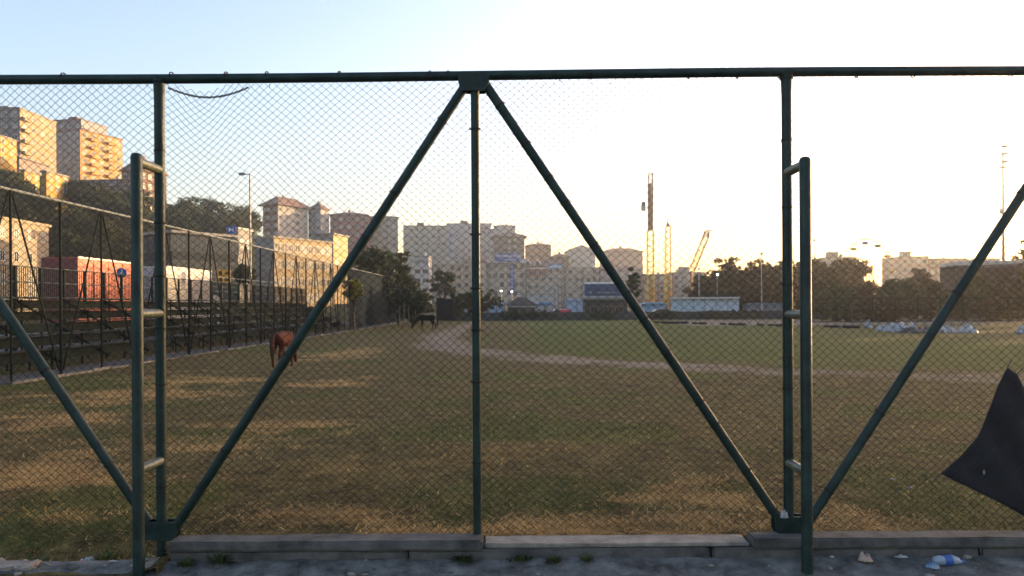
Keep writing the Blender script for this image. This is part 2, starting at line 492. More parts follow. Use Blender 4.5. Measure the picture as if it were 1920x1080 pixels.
# soil washed up against the wall foot
sx_ = np.linspace(-5.4, 5.2, 260); sy_ = np.linspace(4.78, 5.225, 22)
SX, SYY = np.meshgrid(sx_, sy_)
t_ = (SYY - 4.78) / 0.445
def soil_z(SX, SYY):
  t_ = (SYY - 4.78) / 0.445
  return -0.012 + 0.062 * smooth((t_ - 0.25) / 0.75) * (0.45 + 0.9 * fbm(SX * 1.6, SYY * 3, 131)) + 0.022 * (fbm(SX * 5, SYY * 5, 133) - 0.5) - 0.02 * (1 - smooth(t_ / 0.3))
SZ_ = soil_z(SX, SYY)
i_ = (np.arange(21)[:, None] * 260 + np.arange(259)[None, :]).ravel()
struct(fast('soil_strip', np.stack([SX, SYY, SZ_], -1).reshape(-1, 3), np.stack([i_, i_ + 1, i_ + 261, i_ + 260], -1), mat('grey_soil', (0.035, 0.03, 0.025), 0.95, 0.5, 6, bump=1.0, bscale=45, col2=(0.21, 0.20, 0.185)), sm=True))

# loose stones and chips along the wall foot
for k in range(46):
    x_ = random.uniform(-3.6, 3.6); y_ = random.uniform(4.86, 5.2); r_ = random.uniform(0.008, 0.03)
    bm = bmesh.new(); bmesh.ops.create_icosphere(bm, subdivisions=1, radius=r_)
    for v in bm.verts: v.co = Vector((v.co.x * random.uniform(.8, 1.5), v.co.y * random.uniform(.7, 1.2), v.co.z * random.uniform(.4, .7)))
    me = bpy.data.meshes.new('stone_chip'); bm.to_mesh(me); bm.free()
    lw_ = link('stone_chip', me, CONC_L if k % 3 else CONC, low_wall, loc=(x_, y_ - 5.3, float(soil_z(x_, y_)) + r_ * .2))
# ================================================================== near fence
nf = thing('gate_fence', 'dark green pipe framed chain link fence across the foreground', 'fence', (0, FY, 0))
def P(px, py, Y=FY): return W(px, py, Y) - Vector((0, FY, 0))
def pipe(name, a, b, r, parent=nf, m=PIPE, n=20, **k):
    return MB().tube(a, b, r, n=n).build(name, m, parent, 40)
zr = W(960, 141, FY).z
pts = [Vector((x, 0, zr + 0.006 * math.sin(x * 0.9) + 0.003 * x)) for x in np.linspace(-4.4, 4.6, 19)]
MB().path(pts, 0.033, n=20).build('top_rail', PIPE, nf, 40)
PX_L, PX_C, PX_R = P(301, 600).x, P(893, 600).x, P(1477, 600).x
for x, zb in ((PX_L, 0.02), (PX_R, 0.17)):
    MB().path([(x, 0, zb), (x, 0, zr - 0.16), (x, 0, zr - 0.05), (x, 0, zr - 0.01)], [0.0345, 0.0345, 0.038, 0.043], n=20).build('post', PIPE, nf, 40)
MB().path([(PX_C, 0, 0.15), (PX_C, 0, zr)], 0.0295, n=20).build('post', PIPE, nf, 40)
def brace(a, b):
    p, q = P(*a), P(*b)
    MB().path([p, p.lerp(q, .33), p.lerp(q, .66), q], 0.0325, n=20).build('brace', PIPE, nf, 40)
brace((322, 1000), (878, 152)); brace((906, 152), (1468, 985)); brace((278, 978), (-285, 150)); brace((1512, 985), (2056, 150))
def plate(poly, y0=-0.046, y1=-0.036):
    q = [(P(*p).x, P(*p).z) for p in poly]
    MB().prism(q, y0, y1).build('gusset_plate', PIPE, nf)
    MB().prism(q, -y1 - 0.0, -y0).build('gusset_plate', PIPE, nf)
plate([(860, 138), (917, 138), (917, 158), (909, 173), (868, 173), (860, 158)])
plate([(272, 976), (336, 976), (334, 1003), (326, 1011), (272, 1009)])
plate([(1450, 966), (1506, 966), (1508, 1000), (1456, 1000), (1450, 990)])
SY = 5.02
for x, pt, zb in ((PX_L, 287, -0.02), (PX_R, 294, -0.02)):
    sx = x + 0.0
    zt = W(258 if x < 0 else 1508, pt, SY).z
    MB().path([(sx, SY - FY, zb), (sx, SY - FY, zt - 0.025), (sx, SY - FY, zt - 0.008), (sx, SY - FY, zt)], [0.0365, 0.0365, 0.032, 0.018], n=22).build('support_post', PIPE, nf, 50)
    for py in ((311, 588, 872) if x < 0 else (316, 590, 876)):
        zc = W(280 if x < 0 else 1494, py, 5.19).z
        MB().tube((sx, SY - FY + 0.02, zc), (x, -0.02, zc), 0.031, n=18).build('connecting_pipe', PIPE_SKY, nf, 40)
# --- woven wire: zigzag wires, one per half diamond
WP, HP = 0.0627, 0.0535
def weave(name, x0, x1, z0, z1, wp, hp, rad, disp, parent, axis='x', m=WIRE, seed=1, keep=None):
    rng = np.random.default_rng(seed)
    nw = int((x1 - x0) / (wp / 2)); nl = int((z1 - z0) / (hp / 2))
    k = np.arange(nw)[:, None]; j = np.arange(nl + 1)[None, :]
    sw = (j + k) % 2
    x = x0 + (k + sw) * wp / 2 + 0 * j
    z = z0 + (z1 - z0) * j / nl + 0 * k
    off = np.where(sw == 0, rad * 0.9, -rad * 0.9)
    jx = rng.normal(0, wp * 0.012, x.shape); jz = rng.normal(0, hp * 0.015, x.shape)
    # crossing nodes of neighbouring wires share the same place
    x = x + jx; z = z + jz
    x, z, yo = disp(x, z)
    if axis == 'x':
        c = np.stack([x, off + yo, z], -1)
        A = np.array([1.0, 0, 0]); B = np.array([0, 1.0, 0])
    else:
        c = np.stack([off + yo, x, z], -1)
        A = np.array([0, 1.0, 0]); B = np.array([1.0, 0, 0])
    ring = [(A * math.cos(t) + B * math.sin(t)) * rad for t in (math.pi/2, math.pi/2 + 2.094, math.pi/2 + 4.189)]
    v = np.stack([c + q for q in ring], 2)              # nw, nl+1, 3, 3
    idx = (np.arange(nw)[:, None] * (nl + 1) + np.arange(nl)[None, :]) * 3
    if keep is not None:
        kp = keep((x[:, :-1] + x[:, 1:]) / 2, (z[:, :-1] + z[:, 1:]) / 2).ravel()
        idx = idx.ravel()[kp]
    else: idx = idx.ravel()
    fs = [np.stack([idx + a, idx + b_, idx + 3 + b_, idx + 3 + a], -1) for a, b_ in ((0, 1), (1, 2), (2, 0))]
    o = fast(name, v.reshape(-1, 3), np.concatenate(fs), m, parent, sm=True)
    o['kind'] = 'stuff'
    return o
def bulge(x, z):
    zt = zr - 0.03
    sag = 0.088 * np.exp(-((x - P(372, 160).x) / 0.19) ** 2) * np.exp(-np.clip(zt - z, 0, 9) / 0.35)
    up = 0.075 * smooth((x - P(1225, 160).x) / 0.25) * smooth((P(1500, 160).x - x) / 0.2) * np.exp(-np.clip(zt - z, 0, 9) / 0.3)
    low = 0.02 * np.sin(x * 3.1) * np.exp(-np.clip(z - 0.2, 0, 9) / 0.2)
    zz = z - sag + up + low + 0.024 * (fbm(x * 1.2 + 9, z * 1.1, 71) - 0.5) * 2 + 0.008 * (fbm(x * 5 + 9, z * 5, 73) - 0.5) * 2
    xx = x + 0.035 * (fbm(x * 0.9 + 5, z * 0.9 + 3, 77) - 0.5) * 2
    return xx, zz, 0.045 + 0.03 * (fbm(x * 0.8 + 2, z * 0.8, 81) - 0.5)
torn = lambda x, z: ~((fbm(x * 9 + 3, z * 9, 99) > 0.80))
weave('wire_mesh', P(-50, 600).x, PX_L, 0.17, zr + 0.0, WP, HP, 0.0024, bulge, nf, seed=1)
weave('wire_mesh', PX_L, PX_C, 0.17, zr + 0.0, WP, HP, 0.0024, bulge, nf, seed=2)
weave('wire_mesh', PX_C, PX_R, 0.17, zr + 0.0, WP, HP, 0.0024, bulge, nf, seed=3)
weave('wire_mesh', PX_R, P(1985, 600).x, 0.17, zr + 0.0, WP, HP, 0.0024, bulge, nf, seed=4)
# torn selvedge hanging in a sag: doubled wire
for nrep in range(2):
    q = []
    for k in range(40):
        px = 309 + (462 - 309) * k / 39
        t = k / 39
        q.append(P(px, 157 + 21 * math.sin(math.pi * min(1, t * 0.95 + 0.03)) ** 0.9 + 2 * nrep + 1.2 * math.sin(k * 2.6)) + Vector((0, 0.05, 0)))
    MB().path(q, 0.0035, n=5).build('loose_wire', WIRE, nf)
ties = MB()
for k in range(46):                                   # twisted wire ends along the rail and braces
    px = random.choice([random.uniform(930, 1470), random.uniform(0, 1900)])
    p = P(px, (134 if px > 1150 else 152) + random.uniform(-3, 8) - .004 * px) + Vector((0, 0.04, 0))
    q = p + Vector((random.uniform(-.02, .02), 0.01, random.uniform(-.035, .03)))
    ties.path([p, q, q + Vector((random.uniform(-.02, .02), 0, random.uniform(-.02, .02)))], 0.0017, n=4)
o = ties.build('wire_ends', WIRE, nf); o['kind'] = 'stuff'

# tie wires round the braces, posts and rail
def tie(p, ax, r=0.036):
    ax = ax.normalized(); a = ax.cross(Vector((0, 1, 0))).normalized(); b_ = ax.cross(a)
    q = [p + ax * (0.006 * k / 9) + (a * math.cos(k * .72) + b_ * math.sin(k * .72)) * r for k in range(19)]
    q.append(q[-1] + Vector((random.uniform(-.02, .02), .02, random.uniform(-.03, .01))))
    MB().path(q, 0.0026, n=5).build('tie_wire', WIRE, nf)
for (a_, b_), n_ in ((((322, 1000), (878, 152)), 7), (((906, 152), (1468, 985)), 12), (((278, 978), (-285, 150)), 5), (((1512, 985), (2056, 150)), 5)):
    p_, q_ = P(*a_), P(*b_)
    for k in range(n_): tie(p_.lerp(q_, (k + random.uniform(.2, .8)) / n_), q_ - p_)
for x_ in (PX_L, PX_C, PX_R):
    for k in range(6): tie(Vector((x_, 0, .5 + 2.6 * (k + random.random() * .7) / 6)), Vector((0, 0, 1)), .0375)
for k in range(16): tie(Vector((-3.6 + 7.2 * (k + random.random() * .8) / 16, 0, zr + .001)), Vector((1, 0, 0)), .0335)
# weld beads where pipes meet
for p_, r_ in ((Vector((PX_L, -.0, zr - .034)), .043), (Vector((PX_R, 0, zr - .034)), .043), (Vector((PX_C, 0, zr - .034)), .033)):
    MB().path([p_ + Vector((math.cos(t) * r_, math.sin(t) * r_, random.uniform(-.002, .002))) for t in np.linspace(0, 6.283, 22)], .005, n=5).build('weld_bead', PIPE, nf, 60)

# --- black cloth scrap caught on the mesh
clothm = mat('dark_navy_cloth', (0.012, 0.016, 0.024), 0.9, 0.3, 6, bump=0.3, bscale=80)
outline0 = [(1775, 893), (1815, 858), (1846, 822), (1868, 770), (1886, 722), (1903, 690), (1921, 704), (1948, 760), (1968, 990), (1921, 966), (1868, 938), (1820, 915)]
outline = []
for k in range(len(outline0)):
    a_, b_ = outline0[k], outline0[(k + 1) % len(outline0)]
    for t in (0, .25, .5, .75):
        outline.append((a_[0] + (b_[0] - a_[0]) * t + random.uniform(-.4, .4), a_[1] + (b_[1] - a_[1]) * t + random.uniform(-.4, .4)))
n = len(outline); cc = P(1890, 860)
mb = MB(); RNGS = 9
rings = []
for t in np.linspace(0, 1, RNGS + 1)[1:]:
    ring = []
    for k, o_ in enumerate(outline):
        q = cc.lerp(P(*o_), float(t))
        ring.append(Vector((q.x, 0.080 + (0.024 * math.sin((q.x * 0.8 + q.z * 0.6) * 22) + 0.012 * math.sin(q.z * 37 - q.x * 17)) * (1 - t ** 3), q.z)))
    rings.append(ring)
vs = [Vector((cc.x, 0.08, cc.z))] + [v for r_ in rings for v in r_]
fs = [(0, 1 + k, 1 + (k + 1) % n) for k in range(n)]
for r_ in range(RNGS - 1):
    for k in range(n):
        k2 = (k + 1) % n
        fs.append((1 + r_*n + k, 1 + (r_+1)*n + k, 1 + (r_+1)*n + k2, 1 + r_*n + k2))
mb.add(vs, fs)
cl = mb.build('cloth_scrap', clothm, None, 60, (0, FY, 0))
sd = cl.modifiers.new('thick', 'SOLIDIFY'); sd.thickness = 0.003
tag(cl, 'black torn cloth scrap caught on the fence beside the right brace', 'cloth')
wmk = MB().box((-.006, -.004, -.014), (.005, 0, .016)).build('pale_tear', mat('pale_tear', (0.25, 0.25, 0.24), 0.9), cl)
wmk.location = P(1853, 888) + Vector((0, 0.05, 0))
for (a_, b_) in (((1903, 690), (1906, 676)), ((1775, 893), (1762, 897)), ((1921, 704), (1928, 690))):
    MB().path([P(*a_) + Vector((0, .08, 0)), P(*b_) + Vector((0, .05, 0))], 0.003, n=5).build('tie_string', clothm, cl)
# ================================================================== side fence on the left
LX = -13.8
ZF = -0.30
side = thing('side_fence', 'tall dark chain link fence running along the left of the field', 'fence', (LX, 18, ZF))
SZ = 5.33
def sf(name, mb, m=PIPE_FAR, sm=40): return mb.build(name, m, side, sm)
y = 0.95
apex = [3.3 + 4.7 * k for k in range(-1, 17)]
for k, a in enumerate(apex):
    if -1 < a < 78: sf('post', MB().tube((0, a, 0), (0, a, SZ), 0.035, n=8))
    f0, f1 = a - 2.35, a + 2.35
    if f1 < 80: sf('post', MB().tube((0, f1, 0), (0, f1, SZ), 0.045, n=8))
    if a > -2 and f1 < 80:
        sf('brace', MB().tube((0, f0 + 0.1, 0.15), (0, a - 0.08, SZ - 0.1), 0.027, n=8))
        sf('brace', MB().tube((0, a + 0.08, SZ - 0.1), (0, f1 - 0.1, 0.15), 0.027, n=8))
        sf('top_rail', MB().tube((0, f0, SZ), (0, f1, SZ), 0.04, n=8), mat('pale_top_rail', (0.10, 0.11, 0.105), 0.5, 0.3))  # top rail is paler than posts and braces
def flat(x, z): return x, z, 0 * x
weave('wire_mesh', -2.0, 24, 0.05, SZ, 0.12, 0.105, 0.0032, flat, side, 'y', WIRE, 8)
weave('wire_mesh', 24, 56, 0.05, SZ, 0.20, 0.18, 0.006, flat, side, 'y', WIRE, 9)
scr = mat('navy_wind_screen', (0.005, 0.010, 0.015), 0.95, 0.35, 1.2, spec=0.05)
for a in np.arange(47.5, 76, 4.7):
    sf('wind_screen', MB().box((0.05, a + 0.02, 0.25), (0.062, a + 4.66, SZ - 0.12)), scr, None)
# pale kerb along its foot
KS = mat('pale_kerb_stone', (0.11, 0.098, 0.08), 0.9, 0.5, 3, col2=(0.28, 0.25, 0.2))
kerb = thing('fence_kerb', 'pale broken kerb line along the foot of the left fence', 'kerb', (LX, 18, ZF))
yy = -1.5
while yy < 76:
    ln = random.uniform(0.7, 1.3)
    if random.random() < 0.85:
        MB().box((0.18 + random.uniform(-.02, .02), yy, -0.1), (0.27 + random.uniform(-.02, .03), yy + ln - 0.05, 0.055 + random.uniform(-.035, .03))).build('kerb_stone', KS, kerb)
    yy += ln
struct(MB().box((-15.4, 14, -0.5), (LX + 0.1, 100, ZF + 0.035)).build('side_path', mat('side_path_concrete', (0.055, 0.056, 0.058), 0.95, 0.4, 1.2)))
# street behind the stand
struct(MB().box((-40, 10, -0.6), (-18.3, 100, ZF + 0.12)).build('street', mat('street_asphalt', (0.05, 0.05, 0.052), 0.9, 0.25, 1)))

# ================================================================== grandstand
gs = thing('grandstand', 'dark green open grandstand with pale bench planks behind the left fence', 'grandstand', (-14.9, 18, ZF))
PLK = mat('bench_plank_wood', (0.038, 0.045, 0.04), 0.9, 0.4, 2.5, spec=0.15, stretch=(1, 0.2, 1))
GSM = mat('grandstand_steel', (0.007, 0.016, 0.015), 0.8, 0.3, spec=0.15)
rows = [(-0.15 - 0.74 * k, 0.74 + 0.42 * k) for k in range(5)]
LEN = 3.1
plank = MB().box((-0.15, 0.03, -0.025), (0.15, LEN - 0.03, 0.025)).mesh('bench_plank'); plank.materials.append(PLK)
fplank = MB().box((-0.20, 0.03, -0.02), (0.20, LEN - 0.03, 0.02)).mesh('foot_plank'); fplank.materials.append(GSM)
riser = MB().box((-0.02, 0.0, -0.34), (0.01, LEN, -0.04)).mesh('riser_board'); riser.materials.append(GSM)
nsec = 17
for s in range(nsec):
    y0 = -2.0 + s * LEN
    for (x, z) in rows:
        if random.random() < 0.93:
            link('bench_plank', plank, None, gs, loc=(x, y0, z + random.uniform(-.012, .012)))
        link('foot_plank', fplank, None, gs, loc=(x - 0.36, y0, z - 0.36))
        link('riser_board', riser, None, gs, loc=(x - 0.18, y0, z - 0.02))
    sup = MB()
    for (x, z) in rows:
        sup.box((x - 0.03, y0 - 0.03, 0), (x + 0.03, y0 + 0.03, z - 0.03))
    sup.tube((0.1, y0, 0.3), (-3.3, y0, 2.35), 0.05, n=6)
    sup.build('support_frame', GSM, gs)
GX, GZ0, GZ1 = -3.35, 2.42, 3.62
def gr(name, mb, m=GSM): return mb.build(name, m, gs)
for s in range(nsec):
    y0 = -2.0 + s * LEN
    for zz in (GZ0 + 0.05, GZ0 + 0.62, GZ1):
        gr('guard_rail', MB().tube((GX, y0, zz), (GX, y0 + LEN, zz), 0.026, n=6), mat('guard_rail_paint', (0.035, 0.05, 0.045), 0.5))
    gr('guard_post', MB().box((GX - 0.06, y0 - 0.06, 0), (GX + 0.06, y0 + 0.06, GZ1)))
    gr('guard_post', MB().box((GX - 0.05, y0 + LEN * .5 - 0.05, 1.6), (GX + 0.05, y0 + LEN * .5 + 0.05, GZ1)))
    pk = MB()
    for q in np.arange(0.12, LEN, 0.13):
        pk.box((GX - 0.01, y0 + q - 0.011, GZ0 + 0.05), (GX + 0.01, y0 + q + 0.011, GZ1))
    o = gr('pickets', pk); o['kind'] = 'stuff'
for s in range(10):                                     # thin pale rails of the far end
    y0 = 30 + s * 2.6
    for zz in (3.35, 3.95):
        gr('hand_rail', MB().tube((GX - 0.3, y0, zz), (GX - 0.3, y0 + 2.6, zz), 0.024, n=5), mat('pale_rail', (0.22, 0.23, 0.22), 0.5))

# ================================================================== buildings
def wmesh(w, h, fr, gl, key={}):
    k = (round(w, 2), round(h, 2), fr.name, gl.name)
    if k not in key:
        t = 0.09; mb = MB()
        mb.box((-w/2, -0.05, 0), (-w/2 + t, 0.04, h)); mb.box((w/2 - t, -0.05, 0), (w/2, 0.04, h))
        mb.box((-w/2 + t, -0.05, h - t), (w/2 - t, 0.04, h)); mb.box((-w/2 - 0.06, -0.1, -0.07), (w/2 + 0.06, 0.04, 0))
        mb.box((-0.035, -0.045, 0), (0.035, 0.03, h - t))
        mb.box((-w/2 + t, -0.012, 0), (w/2 - t, 0.03, h - t), 1)
        me = mb.mesh('window'); me.materials.append(fr); me.materials.append(gl); key[k] = me
    return key[k]
WF = mat('white_window_frame', (0.62, 0.60, 0.57), 0.6, 0.1)
WD = mat('brown_window_frame', (0.16, 0.10, 0.07), 0.6, 0.2)
ROOFT = mat('brown_roof_tile', (0.17, 0.10, 0.075), 0.85, 0.3, 1.5)
ROOFG = mat('grey_roof', (0.19, 0.185, 0.18), 0.85, 0.25, 1.0)

def building(name, label, x0, x1, ytop, ybase, Y, wall, rz=0, x2=None, depth=14, floors=5, cols=4, scols=3, ww=1.4, wh=1.5,
             roof='flat', roofm=None, frame=WF, front_mat=None, eave=0.6, rise=2.5, skirt=0, balc=None, sbalc=None, win=True, pane=GLASS, cat='building', nowin_rows=()):
    rz = R(rz); c, s = math.cos(rz), math.sin(rz)
    k0, k1 = W(x0, ytop, 1).x, W(x1, ytop, 1).x
    X1 = k1 * Y
    w = (X1 - k0 * Y) / (c - k0 * s)
    if x2 is not None:
        k2 = W(x2, ytop, 1).x
        d = (X1 - k2 * Y) / (s + k2 * c)
    else: d = depth
    zt, zb = W(x1, ytop, Y).z, W(x1, ybase, Y).z
    org = Vector((X1 - w * c, Y - w * s, zb))
    h = zt - zb
    t = thing(name, label, cat, org, rz)
    mb = MB().box((0, 0, -skirt), (w, d, h))
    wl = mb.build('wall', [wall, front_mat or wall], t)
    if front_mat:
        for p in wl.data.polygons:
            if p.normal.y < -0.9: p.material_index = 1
    e = eave
    rm = roofm or ROOFG
    if roof == 'flat':
        r_ = MB()
        r_.box((-0.25, -0.25, h), (w + 0.25, d + 0.25, h + 0.35))
        r_.box((w * .3, d * .3, h + 0.35), (w * .3 + min(4, w * .3), d * .3 + 3, h + 2.3))
        r_.build('roof', rm, t)
    elif roof == 'plain':
        MB().box((-0.3, -0.3, h), (w + 0.3, d + 0.3, h + 0.4)).build('roof', rm, t)
    elif roof == 'hip':
        m_ = min(w, d) * 0.42
        v = [(-e,-e,h),(w+e,-e,h),(w+e,d+e,h),(-e,d+e,h),(-e,-e,h+.25),(w+e,-e,h+.25),(w+e,d+e,h+.25),(-e,d+e,h+.25),(m_,m_,h+rise),(w-m_,m_,h+rise),(w-m_,d-m_,h+rise),(m_,d-m_,h+rise)]
        f = [(3,2,1,0),(0,1,5,4),(1,2,6,5),(2,3,7,6),(3,0,4,7),(4,5,9,8),(5,6,10,9),(6,7,11,10),(7,4,8,11),(8,9,10,11)]
        r_ = MB().add(v, f).build('roof', rm, t)
        MB().box((w*.45, d*.4, h + rise*.6), (w*.45 + 1.0, d*.4 + 0.8, h + rise + 1.1)).build('chimney', wall, r_)
    elif roof == 'gable':      # ridge along y, gable to the front
        v = [(-e,-e,h),(w+e,-e,h),(w/2,-e,h+rise),(-e,d+e,h),(w+e,d+e,h),(w/2,d+e,h+rise)]
        MB().add(v, [(0,1,2),(3,5,4),(0,2,5,3),(1,4,5,2),(0,3,4,1)]).build('roof', [rm], t)
        MB().add([(0.05,-0.02-e,h+.05),(w-.05,-.02-e,h+.05),(w/2,-.02-e,h+rise-.25)], [(0,1,2)]).build('gable_wall', wall, t)
    elif roof == 'ridge':      # ridge along x
        v = [(-e,-e,h),(w+e,-e,h),(w+e,d+e,h),(-e,d+e,h),(-e,d/2,h+rise),(w+e,d/2,h+rise)]
        MB().add(v, [(0,1,5,4),(2,3,4,5),(0,4,3),(1,2,5),(0,3,2,1)]).build('roof', rm, t)
    if win:
        fh = h / floors
        mes = [wmesh(ww, min(wh, fh * .6), frame, q) for q in ((pane, pane, pane, CURT, BLIND) if pane is GLASS else (pane,))]
        wr = random.Random(int(x0 * 7 + Y))
        for fl in range(floors):
            if fl in nowin_rows: continue
            z = fl * fh + fh * 0.28
            for k in range(cols):
                if cols * ww * 1.15 > w: break
                o = link('window', wr.choice(mes), None, t, loc=((k + 0.5) * w / cols, -0.02, z))
            if x2 is not None or scols < 0:
                for k in range(abs(scols)):
                    o = link('window', wr.choice(mes), None, t, loc=(w + 0.02, (k + 0.5) * d / abs(scols), z)); o.rotation_euler = (0, 0, math.pi / 2)
            if wr.random() < 0.6 and cols > 1:
                ac = link('air_conditioner', ACM, None, t, loc=((wr.randrange(cols) + 0.5) * w / cols + ww * .5 + .5, -0.3, z - .3))
            for bl, side_ in ((balc, 0), (sbalc, 1)):
                if not bl or fl == 0: continue
                n_ = cols if side_ == 0 else abs(scols)
                for k in bl:
                    cx = (k + 0.5) * (w if side_ == 0 else d) / n_
                    bw = ww * 0.95
                    b_ = MB().box((-bw, -1.1, -0.12), (bw, 0.02, 0.0)).box((-bw, -1.1, 0), (bw, -1.02, 0.9)).box((-bw, -1.02, 0), (-bw + .06, 0, 0.9)).box((bw - .06, -1.02, 0), (bw, 0, 0.9))
                    o = b_.build('balcony', front_mat if (front_mat and side_ == 0) else wall, t)
                    o.location = (cx, -0.01, fl * fh + 0.1) if side_ == 0 else (w + 0.01, cx, fl * fh + 0.1)
                    if side_: o.rotation_euler = (0, 0, math.pi / 2)
    if Y > 200:                                        # roof clutter: tanks, aerials
        rr = random.Random(int(x1 * 3 + Y)); hr = h + (rise * .55 if roof in ('hip', 'ridge') else .35)
        for k in range(rr.randint(1, 3)):
            a_, b_ = rr.uniform(.2, .8) * w, rr.uniform(.25, .6) * d
            if roof in ('flat', 'plain') and rr.random() < .6:
                MB().tube((a_, b_, hr - .1), (a_, b_, hr + rr.uniform(.9, 1.5)), .55, n=8).build('water_tank', PALE, t)
            else:
                ht = rr.uniform(1.6, 2.8)
                MB().tube((a_, b_, hr - .4), (a_, b_, hr + ht), .07, n=4).tube((a_ - .7, b_, hr + ht * .9), (a_ + .7, b_, hr + ht * .9), .05, n=4).build('aerial', ROOFG, t)
    return t, w, d, h

def wm(n, c, v=0.16): return mat(n, tuple(q * 0.66 for q in c), 0.9, v, 0.3)
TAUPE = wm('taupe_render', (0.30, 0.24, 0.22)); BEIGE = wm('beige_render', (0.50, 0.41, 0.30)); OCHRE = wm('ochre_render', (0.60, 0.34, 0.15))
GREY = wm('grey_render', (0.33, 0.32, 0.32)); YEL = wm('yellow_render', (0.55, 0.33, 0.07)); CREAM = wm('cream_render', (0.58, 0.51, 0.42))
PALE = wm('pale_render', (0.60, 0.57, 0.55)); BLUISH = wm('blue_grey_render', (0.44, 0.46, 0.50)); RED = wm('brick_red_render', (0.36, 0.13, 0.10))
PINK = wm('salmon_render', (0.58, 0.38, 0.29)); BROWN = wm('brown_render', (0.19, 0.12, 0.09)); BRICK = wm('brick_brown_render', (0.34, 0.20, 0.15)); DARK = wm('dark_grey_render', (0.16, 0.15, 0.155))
B = building
CURT = mat('curtained_pane', (0.16, 0.145, 0.13), 0.5, 0.3, 1); BLIND = mat('shuttered_pane', (0.30, 0.28, 0.25), 0.6, 0.2, 1)
ACM = MB().box((-.4, -.25, 0), (.4, .3, .6)).mesh('air_conditioner'); ACM.materials.append(PALE)
B('apartment_block', 'tall grey beige apartment block on the hill, leftmost, white framed windows up its side', -60, 37, 203, 330, 243, wm('weak_sun_sand', (0.36, 0.27, 0.15)), 0, 105, floors=6, cols=5, scols=4, skirt=20, front_mat=TAUPE, sbalc=(0,), ww=1.7)  # weak sun on the side, shade on the front, put into wall colours
B('apartment_block', 'sunlit orange apartment block on the hill with grey shaded end wall', 104, 150, 244, 340, 275, wm('sunlit_ochre', (0.62, 0.36, 0.11)), -22, 229, floors=6, cols=3, scols=5, skirt=20, front_mat=GREY, sbalc=(1, 3), roofm=ROOFT, ww=1.6)  # warm sun and grey shade painted as the two wall colours
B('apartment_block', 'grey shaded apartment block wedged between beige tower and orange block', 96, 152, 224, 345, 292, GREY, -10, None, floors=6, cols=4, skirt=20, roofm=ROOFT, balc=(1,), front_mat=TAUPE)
B('apartment_block', 'low brownish row of flats under the orange block', 128, 232, 338, 362, 235, BROWN, -6, None, floors=2, cols=9, skirt=20, roof='plain', depth=8, ww=1.2)
B('low_house', 'grey roofed house at the left edge above the dark trees', -30, 36, 296, 335, 222, TAUPE, 0, None, floors=3, cols=4, skirt=20, roof='hip', roofm=ROOFG, rise=2, ww=1.2)
B('low_house', 'yellow sunlit house at the far left edge in front of the tall block', -30, -22, 248, 300, 205, YEL, 0, 31, floors=3, cols=1, scols=3, skirt=20, roof='plain', ww=1.3)
B('low_house', 'small bright yellow house below the grey beige tower', 38, 46, 321, 356, 190, YEL, 0, 74, floors=2, cols=1, scols=2, skirt=20, roof='plain', ww=1.1)
B('low_house', 'bright yellow flat roofed house with door, right of the smaller yellow house', 78, 87, 323, 360, 185, YEL, -4, 128, floors=2, cols=1, scols=3, skirt=20, roof='plain', ww=1.1)
B('hillside_house', 'brown house with broad hip roof behind the left support post', 228, 262, 319, 415, 225, BROWN, -18, 312, floors=5, cols=3, scols=4, roof='hip', roofm=ROOFT, skirt=20, front_mat=wm('rust_render', (0.30, 0.16, 0.10)), rise=4, ww=1.3)
B('corner_house', 'pale sandy house with cornice behind the stand at the left edge', -90, -40, 404, 590, 108, wm('sand_render', (0.50, 0.40, 0.28)), 0, 91, floors=4, cols=2, scols=5, roof='plain', skirt=3, ww=1.1, roofm=wm('sand_cornice', (0.52, 0.42, 0.30)))
gh, w, d, h = B('glass_hall', 'dark blue glass fronted hall with pale flat roof behind the white truck', 268, 322, 436, 575, 118, wm('glass_hall_wall', (0.025, 0.04, 0.055)), -35, 446, floors=3, cols=5, scols=12, ww=1.25, wh=3.4, roof='plain', roofm=wm('pale_roof_slab', (0.42, 0.40, 0.38)), frame=mat('steel_mullion', (0.05, 0.06, 0.075), 0.5), pane=mat('blue_glass', (0.02, 0.05, 0.08), 0.1))
B('narrow_block', 'narrow block with sunlit yellow end panel beside the lamp post', 428, 446, 430, 570, 140, GREY, -10, 471, floors=3, cols=1, scols=2, ww=1.2, roof='plain', roofm=PALE, front_mat=GREY)
B('school_building', 'long beige building with rows of white windows behind the middle of the left fence', 478, 513, 446, 575, 150, wm('school_sunlit_beige', (0.60, 0.46, 0.27)), -28, 622, floors=4, cols=3, scols=9, ww=1.5, roof='plain', front_mat=GREY, roofm=wm('school_parapet', (0.45, 0.40, 0.32)))  # sunlit beige side, shaded grey front: light is in the wall colours
B('stair_block', 'grey block with sunlit yellow edge at the right end of the long beige building', 588, 625, 440, 570, 172, wm('stair_sunlit_yellow', (0.62, 0.47, 0.24)), -12, 652, floors=4, cols=2, scols=2, ww=1.3, roof='plain', front_mat=GREY)  # yellow side paints the sunlight, grey front the shade
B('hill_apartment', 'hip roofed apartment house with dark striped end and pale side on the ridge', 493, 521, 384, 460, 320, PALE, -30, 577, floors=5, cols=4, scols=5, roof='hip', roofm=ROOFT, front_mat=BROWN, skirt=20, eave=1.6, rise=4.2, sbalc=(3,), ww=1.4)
B('hill_apartment', 'blue grey apartment house right of the striped hip roofed one', 578, 601, 392, 460, 335, wm('lilac_render', (0.48, 0.46, 0.50)), -25, 617, floors=5, cols=3, scols=2, roof='hip', roofm=ROOFT, front_mat=BLUISH, skirt=20, rise=3, ww=1.4)
